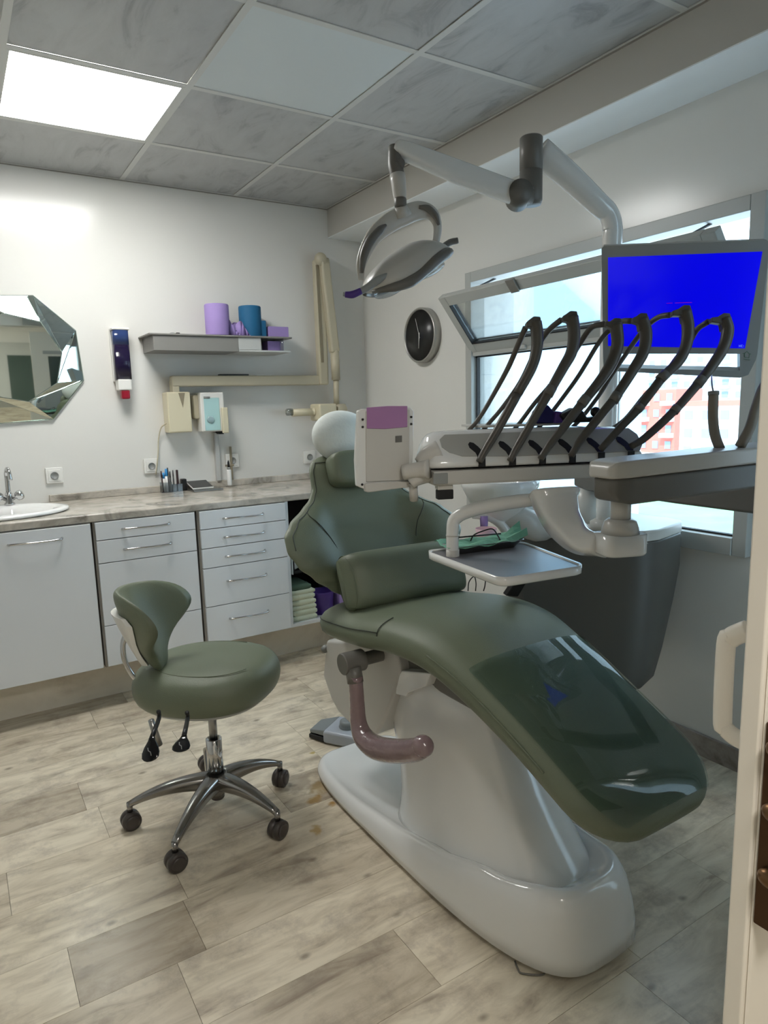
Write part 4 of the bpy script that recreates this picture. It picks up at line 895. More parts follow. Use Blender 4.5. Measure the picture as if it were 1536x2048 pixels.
bm = nb(); lathe(bm, [(0.030, bot_+0.0), (0.034, bot_+0.012), (0.034, mid_-0.002), (0.032, mid_-0.001), (0.032, mid_+0.001), (0.034, mid_+0.002), (0.034, top_-0.004), (0.030, top_)], (jx.x, jx.y, 0), n=32); jj = obj('swivel_joint', bm, 'udark', ol)
a = P(1040, 388, d=2.02); b = P(792, 308, d=1.93)
bm = nb(); c0v = P(1038, 391, d=2.02); cyl(bm, c0v-CF*0.033, c0v+CF*0.033, 0.035); bx0 = P(1062, 392, d=2.03); tube(bm, [c0v, bx0], 0.026, 12, sub=1); obj('arm_hinge', bm, 'udark', ol)
bm = nb(); loft(bm, [sering(P(x_, y_, d=d_), CU*0.95+CR*0.31, CF, w_, 0.024, 3.2, 24) for x_, y_, d_, w_ in ((1038, 391, 2.02, .026), (1022, 384, 2.018, .032), (920, 346, 1.975, .031), (815, 304, 1.935, .025), (796, 297, 1.93, .020), (790, 295, 1.928, .012))]); obj('spring_arm', bm, 'uwhite', ol)
bm = nb(); tube(bm, [P(788, 293, d=1.93), P(791, 330, d=1.93), P(796, 356, d=1.93)], [0.016, 0.022, 0.020], 16, 3); cyl(bm, P(800, 327, d=1.91), P(800, 327, d=1.95), 0.014); obj('end_joint', bm, 'udark', ol)
bm = nb(); tube(bm, [P(795, 350, d=1.93), P(799, 385, d=1.93), P(801, 408, d=1.93)], [0.0225, 0.020, 0.016], 16, 3); obj('drop_tube', bm, 'ugrey', ol)
bm = nb(); lathe(bm, [(0.0165, 0), (0.0175, 0.004), (0.0175, 0.02), (0.016, 0.024)], P(801, 414, d=1.93), (0, 0, 1)); obj('collar', bm, 'udark', ol)
L2 = lambda px, py, dd=0.0: P(px, py, d=1.95+dd)
yk = obj('yoke', tube(nb(), [L2(722, 560, -.04), L2(722, 530, -.04), L2(733, 498, -.03), L2(752, 468, -.02), L2(780, 445, -.01), L2(808, 431, 0), L2(838, 421, .01), L2(862, 426, .02), L2(874, 448, .03), L2(873, 475, .04), L2(866, 498, .05)], [0.009, 0.015, 0.020, 0.024, 0.028, 0.028, 0.026, 0.020, 0.014, 0.012, 0.012], 14, 6, flat=0.5), 'ugrey', ol)
bm = nb(); tube(bm, [P(801, 412, d=1.93), P(806, 432, d=1.945)], [0.017, 0.026], 14, sub=1); obj('yoke_socket', bm, 'ugrey', yk)
bm = nb(); tube(bm, [L2(723, 545, -.055), L2(728, 510, -.055), L2(742, 480, -.047), L2(760, 460, -.035), L2(772, 450, -.028)], [0.006, 0.012, 0.014, 0.012, 0.004], 12, 6); obj('yoke_grip', bm, 'udark', yk)
bm = nb(); tube(bm, [L2(838, 414, -.005), L2(856, 417, .0), L2(871, 432, .01), L2(878, 450, .02)], [0.005, 0.010, 0.009, 0.004], 12, 6); obj('yoke_grip', bm, 'udark', yk)
# lamp head: long shell, humped back and S-shaped rim
ha, hb = L2(735, 592, -.02), L2(896, 512, .06); hx = (hb-ha).normalized(); hz = (CU*0.92+CR*0.40); hz = (hz-hx*hz.dot(hx)).normalized(); hy = hx.cross(hz).normalized()
hl_ = (hb-ha).length
rings = []
for i in range(25):
    s = i/24; c = ha.lerp(hb, s)
    k = (1-abs(2*s-1)**3.2)**0.55 if 0 < s < 1 else 0.04; k = max(k, 0.04)
    hump = 0.056*k*(0.74+0.5*math.sin(math.pi*min(1, s*1.05)))
    wav = 0.012*math.sin((s-0.08)*math.pi*2.0)
    rings.append(sering(c+hz*(0.012-wav*0.6), hy, hz, 0.082*k+0.006, hump, 2.2, 28, tb=0.020*k))
bm = nb(); loft(bm, rings); hd = obj('lamp_head', bm, 'ugrey', ol)
for sgn in (-1, 1):
    bm = nb(); pts = []
    for i in range(13):
        s = 0.02+0.98*i/12; k = (1-abs(2*s-1)**3.2)**0.55 if 0 < s < 1 else 0.0
        pts.append(ha.lerp(hb, s)+hy*(sgn*(0.082*k+0.004))+hz*(0.002-0.012*math.sin((s-0.08)*math.pi*2.0)))
    tube(bm, pts, [0.005, 0.013, 0.016, 0.014, 0.016, 0.016, 0.007], 10, 3); obj('rim_band', bm, 'udark', hd)
bm = nb(); ellipsoid(bm, ha.lerp(hb, 0.70)-hz*0.012, hx*0.06, hy*0.055, hz*0.018, 24, 10); obj('front_lens', bm, 'acry', hd)
bm = nb(); ellipsoid(bm, ha.lerp(hb, 0.25)-hz*0.012, hx*0.05, hy*0.05, hz*0.018, 24, 10); obj('front_lens', bm, 'acry', hd)
obj('side_grip', tube(nb(), [L2(686, 588, -.09), L2(705, 588, -.09), L2(730, 578, -.085), L2(756, 560, -.08), L2(778, 548, -.07)], [0.006, 0.009, 0.010, 0.011, 0.006], 12, 6, flat=0.7), 'umid', hd)
obj('side_grip', tube(nb(), [L2(690, 589, -.092), L2(705, 589, -.093), L2(722, 582, -.09)], [0.008, 0.0102, 0.009], 12, 6, flat=0.7), 'purpled', hd, label='violet film wrapped grip')
obj('side_grip', tube(nb(), [L2(862, 508, .06), L2(880, 498, .06), L2(900, 485, .07), L2(916, 481, .07)], [0.008, 0.009, 0.010, 0.009], 12, 6, flat=0.8), 'udark', hd)
# monitor on the pole
mo = thing('monitor', P(1365, 600, d=1.95), 'grey framed monitor showing a plain blue screen', 'monitor')
r4 = [CF+CR*((x-PX)/FPX)-CU*((y-PY)/FPX) for x, y in ((1216, 515), (1525, 503), (1490, 697), (1216, 692))]
dd = [1.90, 1.90*0.945, 1.90*1.0, 1.90*1.055]
s4 = [CAM+r*d for r, d in zip(r4, dd)]
ex = ((s4[1]-s4[0])+(s4[2]-s4[3])).normalized(); ez = ((s4[0]-s4[3])+(s4[1]-s4[2])); ez = (ez-ex*ez.dot(ex)).normalized(); en = ex.cross(ez).normalized()   # en points away or to camera
if en.dot(CAM-s4[0]) < 0: en = -en
c4 = sum(s4, V((0, 0, 0)))/4
def onpl(px, py, off=0.0):
    r = CF+CR*((px-PX)/FPX)-CU*((py-PY)/FPX); o = c4+en*off; return CAM+r*((o-CAM).dot(en)/r.dot(en))
scr = [onpl(1216, 515), onpl(1525, 503), onpl(1490, 697), onpl(1216, 692)]
frm = [onpl(1203, 497), onpl(1208, 492), onpl(1534, 480), onpl(1540, 486), onpl(1512, 720), onpl(1497, 750), onpl(1480, 756), onpl(1216, 742), onpl(1207, 735)]
hp_ = lambda pts: prism(bm, [onpl(*q_)-en*0.0015 for q_ in pts], -en*0.045)
bm = nb(); hp_([(1203, 497), (1208, 492), (1534, 480), (1540, 486), (1515, 708), (1206, 708)]); hp_([(1206, 708), (1236, 708), (1234, 730), (1240, 736), (1480, 742), (1480, 756), (1216, 742), (1207, 735)]); hp_([(1480, 708), (1515, 708), (1512, 720), (1497, 750), (1480, 756)])
obj('housing', bm, 'umid', mo, smooth=False)
bm = nb(); prism(bm, scr, -en*0.002); ms = obj('screen', bm, 'screen', mo, smooth=False, label='plain glowing blue screen')
def strokes(name, lines, r, m, par, f):
    bm = nb()
    for l in lines: tube(bm, [f(*p) for p in l], r, 5, sub=1)
    return obj(name, bm, m, par, smooth=False)
g = lambda x, y: onpl(x, y, 0.0006)
strokes('logo_print', [[(1487, 718), (1500, 720)], [(1489, 714), (1489, 707), (1485, 707)], [(1489, 707), (1494, 703), (1499, 708), (1502, 708)], [(1499, 708), (1498, 716), (1489, 714)]], 0.0007, 'logo', mo, lambda x, y: onpl(x, y, -0.001))
strokes('screen_text', [[(1478, 694), (1478, 690), (1481, 694), (1481, 690)], [(1485, 690), (1483, 690), (1483, 694), (1485, 694)], [(1487, 691), (1487, 691.6)], [(1487, 693.6), (1487, 694)]], 0.0004, 'cyan', mo, g)
strokes('red_text', [[(1333, 606.5), (1345, 606)], [(1350, 606), (1384, 605)]], 0.0005, 'redtxt', mo, g)
bm = nb(); mc = onpl(1330, 620, -0.05); tube(bm, [mc, V((pole0.x+0.02, pole0.y, mc.z+0.0))], 0.022, 12, sub=1); obj('mount_arm', bm, 'umid', mo)
# ------------------------------------------------------------------ instrument console
D0 = 1.62
KA = V((0.925, -0.38, 0)).normalized(); KB = V((0.38, 0.925, 0)).normalized(); KO = P(868, 972, d=D0)
mk = Matrix(((KA.x, KB.x, 0, KO.x), (KA.y, KB.y, 0, KO.y), (0, 0, 1, KO.z), (0, 0, 0, 1)))
K = lambda a, b, c: mk @ V((a, b, c))
LK = 0.555
co = thing('instrument_console', K(LK/2, 0.1, 0), 'light grey instrument console hanging over the chair with six hose arms', 'instrument console')
bm = nb(); loft(bm, [[K(a, b, c) for b, c in ((0.0, 0.004), (0.004, 0.0), (0.18, 0.0), (0.19, 0.01), (0.19, 0.04), (0.0, 0.034))] for a in (0, LK)]); obj('lower_tray', bm, 'ugrey', co, bevel=0.006)
def kr(a, w0, h):
    pts = [(0.004, 0.036), (0.002, 0.045), (0.006, 0.062), (0.03, 0.085*h), (0.065, 0.118*h), (0.085, 0.128*h), (0.12, 0.128*h), (0.17, 0.10*h), (0.19, 0.05), (0.188, 0.038)]
    cb = 0.09
    return [K(a, cb+(b-cb)*w0, c) for b, c in pts]
bm = nb(); loft(bm, [kr(-0.012, .55, .62), kr(-0.004, .8, .82), kr(0.008, .95, .95), kr(0.03, 1, 1), kr(0.2, 1, 1), kr(LK-0.06, 1, 1), kr(LK-0.025, .98, .92), kr(LK-0.005, .85, .75), kr(LK+0.004, .6, .6)]); ctop = obj('top_cover', bm, 'uwhite', co, sub=1)
# inset panel on the sloping face
sl0, sl1 = V((0.0075, 0.0625)), V((0.0655, 0.1185))
def SF(a, t, off=0.0):   # point on the sloping face
    b = sl0.x+(sl1.x-sl0.x)*t; c = sl0.y+(sl1.y-sl0.y)*t; n = V((-(sl1.y-sl0.y), (sl1.x-sl0.x))).normalized(); return K(a, b+n.x*off, c+n.y*off)
pts = [(0.045, 0.98), (0.03, 0.8), (0.03, 0.5), (0.045, 0.25), (0.075, 0.08), (0.2, 0.0), (LK-0.02, 0.0), (LK-0.005, 0.25), (LK-0.005, 0.7), (LK-0.02, 0.98)]
bm = nb(); loft(bm, [[SF(a, t, -0.003) for a, t in pts], [SF(a, t, 0.0008) for a, t in pts]]); obj('face_panel', bm, 'ugrey2', co, smooth=False)
obj('keypad', bx((-0.002, -0.003, 0.004), (0.034, 0.0, 0.03), mk), 'umid', co, bevel=0.002)
bm = nb(); box(bm, (0.012, 0.01, -0.012), (0.05, 0.04, 0.0), mk); obj('hinge_plate', bm, 'ugrey', co, bevel=0.002)
bm = nb(); box(bm, (0.012, 0.012, -0.036), (0.052, 0.035, -0.012), mk); obj('connector', bm, 'gasket', co, bevel=0.003, label='dark green black connector block under the console end')
# handpieces: dark sleeves standing in the holders, curved hooks and hoses
HP = [
 ([(958, 924), (972, 898), (996, 858), (1035, 788), (1062, 738), (1073, 700), (1074, 668), (1071, 645)], (1051, 653), [(1051, 655), (1036, 690), (1016, 736), (986, 791), (960, 834), (938, 860), (912, 878)]),
 ([(1020, 922), (1035, 893), (1066, 840), (1100, 782), (1126, 736), (1143, 704), (1148, 668), (1144, 634)], (1124, 640), [(1122, 640), (1100, 658), (1082, 682), (1066, 712), (1040, 765), (1005, 815), (975, 850), (955, 875)]),
 ([(1081, 918), (1100, 889), (1133, 847), (1168, 802), (1200, 762), (1222, 728), (1235, 690), (1232, 648)], (1210, 650), [(1208, 648), (1182, 656), (1158, 690), (1140, 720), (1105, 765), (1068, 808), (1040, 845), (1014, 875)]),
 ([(1142, 912), (1160, 882), (1187, 848), (1231, 795), (1263, 745), (1287, 704), (1292, 668), (1284, 638)], (1264, 643), [(1262, 642), (1244, 643), (1228, 655), (1211, 668), (1192, 694), (1159, 749), (1126, 795), (1095, 835), (1062, 872)]),
 ([(1201, 899), (1241, 855), (1278, 816), (1326, 753), (1356, 724), (1372, 692), (1376, 655), (1370, 622)], (1342, 630), [(1340, 630), (1318, 634), (1296, 650), (1273, 678), (1252, 708), (1225, 748), (1195, 795), (1150, 850), (1110, 876)]),
 ([(1262, 893), (1292, 874), (1351, 819), (1400, 763), (1424, 732), (1447, 695), (1455, 662), (1449, 638)], (1420, 643), [(1417, 643), (1395, 658), (1380, 682), (1356, 712), (1326, 752), (1290, 790), (1250, 838), (1215, 862), (1180, 878)])]
names_ = ['leftmost', 'second from left', 'third from left', 'fourth from left', 'fifth from left', 'rightmost']
for i, (pth, tip_, hs) in enumerate(HP):
    DH = D0+(pth[0][0]-868)*0.000165; base = P(*pth[0], d=DH-0.005)
    dq = lambda k, n: D0-0.012+0.02*k/n
    p3 = [P(x, y, d=DH-0.008+0.004*k) for k, (x, y) in enumerate(pth)]
    t = thing('dental_handpiece', base, 'charcoal curved hose arm, %s of the six on the console' % names_[i], 'handpiece', 'charcoal hose arms on the instrument console')
    obj('sleeve', tube(nb(), p3[:4], [0.0080, 0.0095, 0.0105, 0.0112], 12, 5), 'hp', t)
    if i != 0:
        bm = nb(); c = p3[3]; u = (p3[4]-p3[3]).normalized(); cyl(bm, c-u*0.012, c+u*0.012, 0.0128, n=14); obj('collar', bm, 'udark', t)
        if i > 3: bm = nb(); c = p3[2]; cyl(bm, c-u*0.008, c+u*0.008, 0.0118, n=14); obj('collar', bm, 'udark', t)
    obj('curved_arm', tube(nb(), p3[3:], [0.0115, 0.0128, 0.0142, 0.0152, 0.0155], 14, 6), 'hp', t)
    dT = DH-0.008+0.004*7
    tt_ = V(P(tip_[0], tip_[1], d=dT)); top = p3[-1]; up = CU
    bm = nb(); prof = [top+CR*0.010+CU*0.012, top-CR*0.006+CU*0.013, top-CR*0.018+CU*0.004, tt_+CU*0.008, tt_-CU*0.004, top-CR*0.012-CU*0.014, top-CR*0.009-CU*0.032, top+CR*0.013-CU*0.030, top+CR*0.014-CU*0.008]
    prism(bm, [p-CF*0.010 for p in prof], CF*0.020); hk = obj('hook', bm, 'hp', t, bevel=0.003)
    n_h = len(hs)
    h3 = [P(x, y, d=dT+0.012+(0.085 if 0 < k else 0.0)*min(1, k/2.5)) for k, (x, y) in enumerate(hs)]
    obj('hose', tube(nb(), h3, [0.0075, 0.007, 0.006, 0.0055, 0.0055], 10, 5), 'hose', t)
    # holder slot in the console face
    ah = None
    loc = mk.inverted() @ base; ah = loc.x
    hx_ = [(ah-0.010, .62), (ah-0.015, .54), (ah-0.014, .40), (ah-0.003, .20), (ah+0.0, .02), (ah+0.017, .02), (ah+0.016, .20), (ah+0.008, .42), (ah-0.001, .58)]
    bm = nb(); loft(bm, [[SF(a, q_, -0.002) for a, q_ in hx_], [SF(a, q_, 0.0025) for a, q_ in hx_]]); obj('holder_slot', bm, 'gasket', co, smooth=False)
    obj('holder_slot', bx((ah+0.0, 0.0005, 0.040), (ah+0.017, 0.006, 0.0635), mk), 'gasket', co, bevel=0.001)
# small tray plate and things on the back of the console
zt2 = 0.130
bm = nb(); prism(bm, [K(a, b, zt2) for a, b in ((0.15, 0.10), (0.38, 0.10), (0.40, 0.13), (0.40, 0.24), (0.14, 0.24))], (0, 0, 0.006)); obj('rear_shelf', bm, 'ugrey', co, bevel=0.002)
c = P(1105, 838, d=D0+0.13); zsh = K(0, 0, zt2+0.0065).z
t = thing('cloth_pouch', (c.x, c.y, zsh), 'navy blue and violet cloth pouch behind the hose arms', 'pouch')
bm = nb(); pl_ = [P(x, y, d=D0+0.12) for x, y in ((1072, 848), (1078, 822), (1096, 808), (1108, 822), (1112, 850))]; pl_ = [V((p.x, p.y, max(p.z, zsh))) for p in pl_]; prism(bm, pl_, KB*0.05); obj('pouch', bm, 'navy', t, bevel=0.006)
bm = nb(); pl_ = [P(x, y, d=D0+0.115) for x, y in ((1108, 850), (1112, 822), (1126, 824), (1132, 850))]; pl_ = [V((p.x, p.y, max(p.z, zsh))) for p in pl_]; prism(bm, pl_, KB*0.04); obj('violet_part', bm, 'purpled', t, bevel=0.004)
c = P(1165, 840, d=D0+0.11)
t = thing('black_holster', (c.x, c.y, zsh), 'black holster with round knob on the rear console shelf', 'holster')
bm = nb(); pl_ = [P(x, y, d=D0+0.10) for x, y in ((1134, 850), (1122, 830), (1150, 815), (1168, 822), (1176, 836), (1200, 832), (1204, 850))]; pl_ = [V((p.x, p.y, max(p.z, zsh))) for p in pl_]; prism(bm, pl_, KB*0.035); obj('body', bm, 'black', t, bevel=0.005)
bm = nb(); ellipsoid(bm, P(1191, 824, d=D0+0.11), (0.013, 0, 0), (0, 0.013, 0), (0, 0, 0.013), 16, 10); obj('knob', bm, 'black', t)
# --- viewer panel at the left end of the console
vp = thing('viewer_panel', P(770, 985, d=1.62), 'white back of a film viewer with mauve strip left of the console', 'viewer')
r4 = [(718, 818), (824, 812), (827, 978), (716, 975)]
pn = [P(716, 818, d=1.60), P(826, 815, d=1.655), P(824, 975, d=1.675), P(713, 978, d=1.62)]
va = (pn[1]-pn[0]).normalized(); vu = (pn[0]-pn[3]); vu = (vu-va*vu.dot(va)).normalized(); vn = va.cross(vu).normalized()
if vn.dot(CAM-pn[0]) < 0: vn = -vn
vc = sum(pn, V((0, 0, 0)))/4
def vpl(px, py, off=0.0):
    r = CF+CR*((px-PX)/FPX)-CU*((py-PY)/FPX); o = vc+vn*off; return CAM+r*((o-CAM).dot(vn)/r.dot(vn))
bm = nb(); prism(bm, [vpl(716, 822), vpl(722, 818), vpl(820, 814), vpl(828, 822), vpl(827, 900), vpl(822, 965), vpl(728, 978), vpl(714, 972), vpl(711, 920)], -vn*0.014); v1 = obj('back_shell', bm, 'uwhite', vp, bevel=0.003)
bm = nb(); prism(bm, [vpl(732, 822, .004), vpl(820, 819, .004), vpl(818, 960, .004), vpl(733, 964, .004)], -vn*0.006); obj('raised_cover', bm, 'ugrey', vp, bevel=0.002)
bm = nb(); prism(bm, [vpl(734, 815, .006), vpl(775, 812, .006), vpl(815, 812, .006), vpl(815, 854, .006), vpl(770, 858, .006), vpl(734, 857, .006)], -vn*0.004); obj('mauve_strip', bm, 'mauve', vp, bevel=0.001, label='mauve film strip')
bm = nb(); prism(bm, [vpl(730, 968, .009), vpl(740, 966, .009), vpl(822, 962, .009), vpl(824, 974, .009), vpl(738, 985, .009), vpl(731, 983, .009)], -vn*0.014); obj('bottom_rail', bm, 'ugrey', vp, bevel=0.003)
bm = nb(); prism(bm, [vpl(791, 872, .0052), vpl(804, 871, .0052), vpl(804, 884, .0052), vpl(791, 885, .0052)], -vn*0.001); obj('small_label', bm, 'udark', vp, smooth=False)
for sx_, sy_ in ((725, 839), (725, 854), (822, 834), (822, 848), (724, 969)):
    bm = nb(); c = vpl(sx_, sy_, 0.0005); cyl(bm, c, c+vn*0.0025, 0.0028, n=12); obj('screw', bm, 'black', vp)
bm = nb(); tube(bm, [vpl(806, 945, .012), P(838, 940, d=1.64), P(858, 938, d=1.63)], [0.018, 0.02, 0.024], 14, 4); obj('link_arm', bm, 'ugrey', co)
bm = nb(); tube(bm, [P(842, 930, d=1.66), P(858, 915, d=1.66), P(880, 905, d=1.66)], [0.022, 0.028, 0.032], 14, 4); obj('link_knuckle', bm, 'ugrey', co)
bm = nb(); tube(bm, [P(822, 968, d=1.65), P(836, 958, d=1.65), P(866, 950, d=1.66)], [0.013, 0.016, 0.016], 12, 4); cyl(bm, P(826, 966, d=1.66), P(828, 1000, d=1.68), 0.011); obj('link_bracket', bm, 'ugrey', co)
# --- C-shaped link, swivel block and support arm
AD = 1.50
cpts = [P(1108, 985, d=1.66), P(1112, 1008, d=1.65), P(1128, 1045, d=1.62), P(1160, 1078, d=1.575), P(1205, 1092, d=1.53)]
bm = nb(); rings = []
cp_ = catmull(cpts, 6); 
for i, p in enumerate(cp_):
    t_ = (cp_[min(i+1, len(cp_)-1)]-cp_[max(i-1, 0)]).normalized(); s_ = t_.cross(CF).normalized(); n_2 = s_.cross(t_).normalized(); f_ = i/(len(cp_)-1)
    rings.append(sering(p, s_, n_2, 0.060-0.036*f_, 0.04, 4, 24))
loft(bm, rings); obj('curved_link', bm, 'uwhite', co)
blk_c = P(1240, 1072, d=AD); zb0, zb1 = P(1240, 1108, d=AD).z, P(1240, 1066, d=AD).z
bm = nb(); loft(bm, [sering(V((blk_c.x, blk_c.y, z)), KA, KB, 0.051*k, 0.042*k, 4, 32) for z, k in ((zb0, .93), (zb0+0.005, 1), (zb1, 1.0))]); obj('swivel_block', bm, 'uwhite', co)
zc1 = P(1240, 1036, d=AD).z; zp = P(1240, 995, d=AD).z
bm = nb(); lathe(bm, [(0.041, zb1-0.002), (0.039, zb1+0.012), (0.034, zc1-0.006), (0.026, zc1)], (blk_c.x, blk_c.y, 0), n=32); obj('collar', bm, 'ugrey', co)
bm = nb(); lathe(bm, [(0.0215, zc1-0.01), (0.0215, zp+0.01)], (blk_c.x, blk_c.y, 0), n=28); obj('post', bm, 'ugrey', co)
# pantograph support arm: upper segment running to the door side, lower segment back to the unit
ar = un
a0 = V((blk_c.x-0.075, blk_c.y+0.00, 0)); a1 = V((-0.40, blk_c.y-0.12, 0))
zA1 = P(1213, 918, d=AD-0.02).z; zA0 = P(1213, 952, d=AD-0.02).z; zA2 = P(1213, 1006, d=AD-0.02).z
dirA = (a1-a0).normalized(); nA = V((0, 0, 1)).cross(dirA); up_ = 0.02
def armring(p, w, z0, z1): 
    return [p+nA*w+V((0, 0, z0)), p-nA*w+V((0, 0, z0)), p-nA*w+V((0, 0, z1)), p+nA*w+V((0, 0, z1))]
LA = (a1-a0).length
sl = lambda s: up_*s
bm = nb(); loft(bm, [armring(a0+dirA*(LA*s), w, z0_+sl(s), zA1-zz+sl(s)) for s, w, z0_, zz in ((0, .030, zA0, .012), (0.015, .042, zA0, .003), (0.05, .050, zA0, 0), (0.5, .055, zA0, 0), (0.93, .055, zA0, 0), (1.0, .035, zA0, .003))]); ua = obj('upper_arm_shell', bm, 'ugrey', ar, bevel=0.007)
bm = nb(); loft(bm, [armring(a0+dirA*(LA*s), w, zA2+up_*s+zz, zA0+sl(s)) for s, w, zz in ((0.012, .026, .03), (0.03, .038, .008), (0.08, .044, 0), (0.5, .048, 0), (0.93, .048, 0), (0.99, .03, 0.01))]); obj('upper_arm_base', bm, 'udark', ar, bevel=0.008)
b0 = V((-0.40, blk_c.y-0.10, 0)); b1 = V((-0.36, -2.12, 0)); zB = 1.065
bm = nb()
def armring2(p, w, z0, z1): return [p+V((w, 0, z0)), p+V((-w, 0, z0)), p+V((-w, 0, z1)), p+V((w, 0, z1))]
loft(bm, [armring2(b0.lerp(b1, s), w, zB-h, zB+h2) for s, w, h, h2 in ((-0.06, .04, .03, .045), (0, .055, .045, .055), (0.5, .052, .045, .05), (0.95, .05, .04, .045), (1.05, .035, .03, .035))]); obj('lower_arm', bm, 'udark', ar, bevel=0.010)
bm = nb(); cyl(bm, b0+V((0, 0, zB)), V((b0.x, b0.y, zA2+up_+0.02)), 0.03); obj('elbow_pin', bm, 'ugrey', ar)
bm = nb(); cyl(bm, V((b1.x, b1.y, 0.90)), V((b1.x, b1.y, zB-0.035)), 0.045); obj('arm_pivot', bm, 'ugrey', ar)
bm = nb(); tube(bm, [P(1440, 898, d=1.58), P(1430, 870, d=1.60), P(1426, 835, d=1.62), P(1427, 788, d=1.62)], 0.0115, 10, 5, cap=True); tube(bm, [P(1480, 893, d=1.56), P(1500, 855, d=1.56), P(1512, 815, d=1.58), P(1530, 770, d=1.6), P(1560, 740, d=1.62)], 0.0115, 10, 5)
obj('hose_loop', bm, 'hoseg', ar)
bm = nb(); tube(bm, [P(1427, 786, d=1.62), P(1424, 770, d=1.65), P(1423, 750, d=1.75)], 0.002, 6, 3); cyl(bm, P(1427, 790, d=1.62), P(1427, 783, d=1.62), 0.0125, n=12); obj('hose_end', bm, 'umid', ar)
# --- tray table below the console
ZT = 0.95
tc_ = [P(x, y, z=ZT) for x, y in ((850, 1100), (1045, 1082), (1172, 1130), (1003, 1156))]
tt = thing('tray_table', tc_[0].lerp(tc_[2], 0.5), 'white rimmed swing tray with grey mat over the chair seat', 'tray')
def rpoly(c, r, n=5):
    out = []
    for i in range(4):
        p, a, b = c[i], c[i-1], c[(i+1) % 4]; da = (a-p).normalized(); db = (b-p).normalized()
        for k in range(n+1):
            t = k/n; out.append((p+da*r).lerp(p, t).lerp(p.lerp(p+db*r, t), t))
    return out
ctr = sum(tc_, V((0, 0, 0)))/4
sc_ = lambda pts, k: [ctr+(p-ctr)*k for p in pts]
O1 = rpoly(tc_, 0.03); I1 = sc_(rpoly(tc_, 0.03), 0.955)
bm = nb(); loft(bm, [[p+V((0, 0, z)) for p in q] for q, z in ((O1, 0.0), (O1, -0.020), (sc_(O1, 0.97), -0.024), (I1, -0.024), (I1, -0.003))], cap=False, closed=True); obj('rim', bm, 'uwhite', tt)
bm = nb(); prism(bm, [p+V((0, 0, -0.010)) for p in sc_(O1, 0.956)], (0, 0, 0.005)); obj('mat', bm, 'lilactile', tt, smooth=False)
bm = nb(); prism(bm, [p+V((0, 0, -0.022)) for p in sc_(O1, 0.95)], (0, 0, 0.012)); obj('tray_floor', bm, 'uwhite', tt, smooth=False)
bs = P(905, 1084, d=1.78); bs = V((bs.x, bs.y, ZT-0.03))
pa_ = P(905, 1060, d=1.78)
bm = nb(); tube(bm, [V((pa_.x, pa_.y, ZT-0.02)), V((pa_.x, pa_.y, pa_.z)), P(912, 1036, d=1.775), P(945, 1020, d=1.76), P(1000, 1008, d=1.73), P(1060, 1000, d=1.70), P(1105, 998, d=1.68)], [0.0165, 0.0165, 0.017, 0.018, 0.018, 0.017, 0.016], 16, 6); obj('swing_arm', bm, 'uwhite', tt)
bm = nb(); lathe(bm, [(0.0175, ZT-0.022), (0.0175, ZT+0.012)], (pa_.x, pa_.y, 0)); lathe(bm, [(0.0172, pa_.z-0.016), (0.0178, pa_.z-0.013)], (pa_.x, pa_.y, 0)); obj('arm_collar', bm, 'ugrey', tt)
bm = nb(); cu_ = tc_[0].lerp(tc_[1], 0.15); tube(bm, [V((pa_.x, pa_.y, ZT-0.018)), V((cu_.x, cu_.y, ZT-0.018))+(ctr-cu_)*0.25+V((0, 0, 0))], 0.010, 10, sub=1); obj('tray_bracket', bm, 'ugrey', tt)
bm = nb(); prism(bm, [P(1034, 1160, d=1.95), P(1058, 1158, d=1.95), P(1036, 1194, d=1.98), P(1012, 1192, d=1.98)], KB*0.03); obj('unit_strut', bm, 'gasket', un, bevel=0.003)
# instrument tray with napkin
ic = [P(x, y, z=ZT-0.004) for x, y in ((880, 1098), (1028, 1082), (1046, 1094), (905, 1112))]
it = thing('instrument_tray', sum(ic, V((0, 0, 0)))/4, 'steel instrument tray with crumpled mint napkin on the swing tray', 'tray')
ic2 = [p.copy() for p in ic]; 
IO = rpoly(ic, 0.012, 4); ict = sum(ic, V((0, 0, 0)))/4
bm = nb(); loft(bm, [[ict+(p-ict)*k+V((0, 0, z)) for p in IO] for k, z in ((0.80, 0.0), (0.98, 0.018), (1.05, 0.020), (1.05, 0.0215), (0.96, 0.0195), (0.78, 0.002))]); obj('metal_tray', bm, 'steel', it)
bm = nb(); rows = []
random.seed(3)
for i in range(11):
    row = []
    for j in range(17):
        u, v = i/10, j/16; p = ic[0].lerp(ic[1], v).lerp(ic[3].lerp(ic[2], v), u); p = ict+(p-ict)*(1.04 if 0.1 < v < 0.95 else 1.12)
        zz = 0.021+0.0035*math.sin(j*1.1+i*0.8)+0.0025*math.sin(i*1.3+j*0.7)+0.002*random.random()
        if v > 0.78: zz += (v-0.78)*0.16*(0.4+0.6*math.sin(i*0.9))**2
        if u > 0.93: zz -= 0.004
        row.append(bm.verts.new(p+V((0, 0, zz))))
    rows.append(row)
for r0, r1 in zip(rows[:-1], rows[1:]):
    for k in range(16): bm.faces.new((r0[k], r0[k+1], r1[k+1], r1[k]))
nk = obj('napkin', bm, 'napkin', it, smooth=False, solid=0.0012)
bm = nb(); a = ic[0].lerp(ic[3], 0.35)+V((0.02, 0, 0.034)); b = ic[1].lerp(ic[2], 0.3)+V((-0.06, 0, 0.034)); cyl(bm, a, b, 0.0022, n=8); tag(obj('probe', bm, 'black', None, at=a), 'thin dark probe lying on the mint napkin', 'probe')
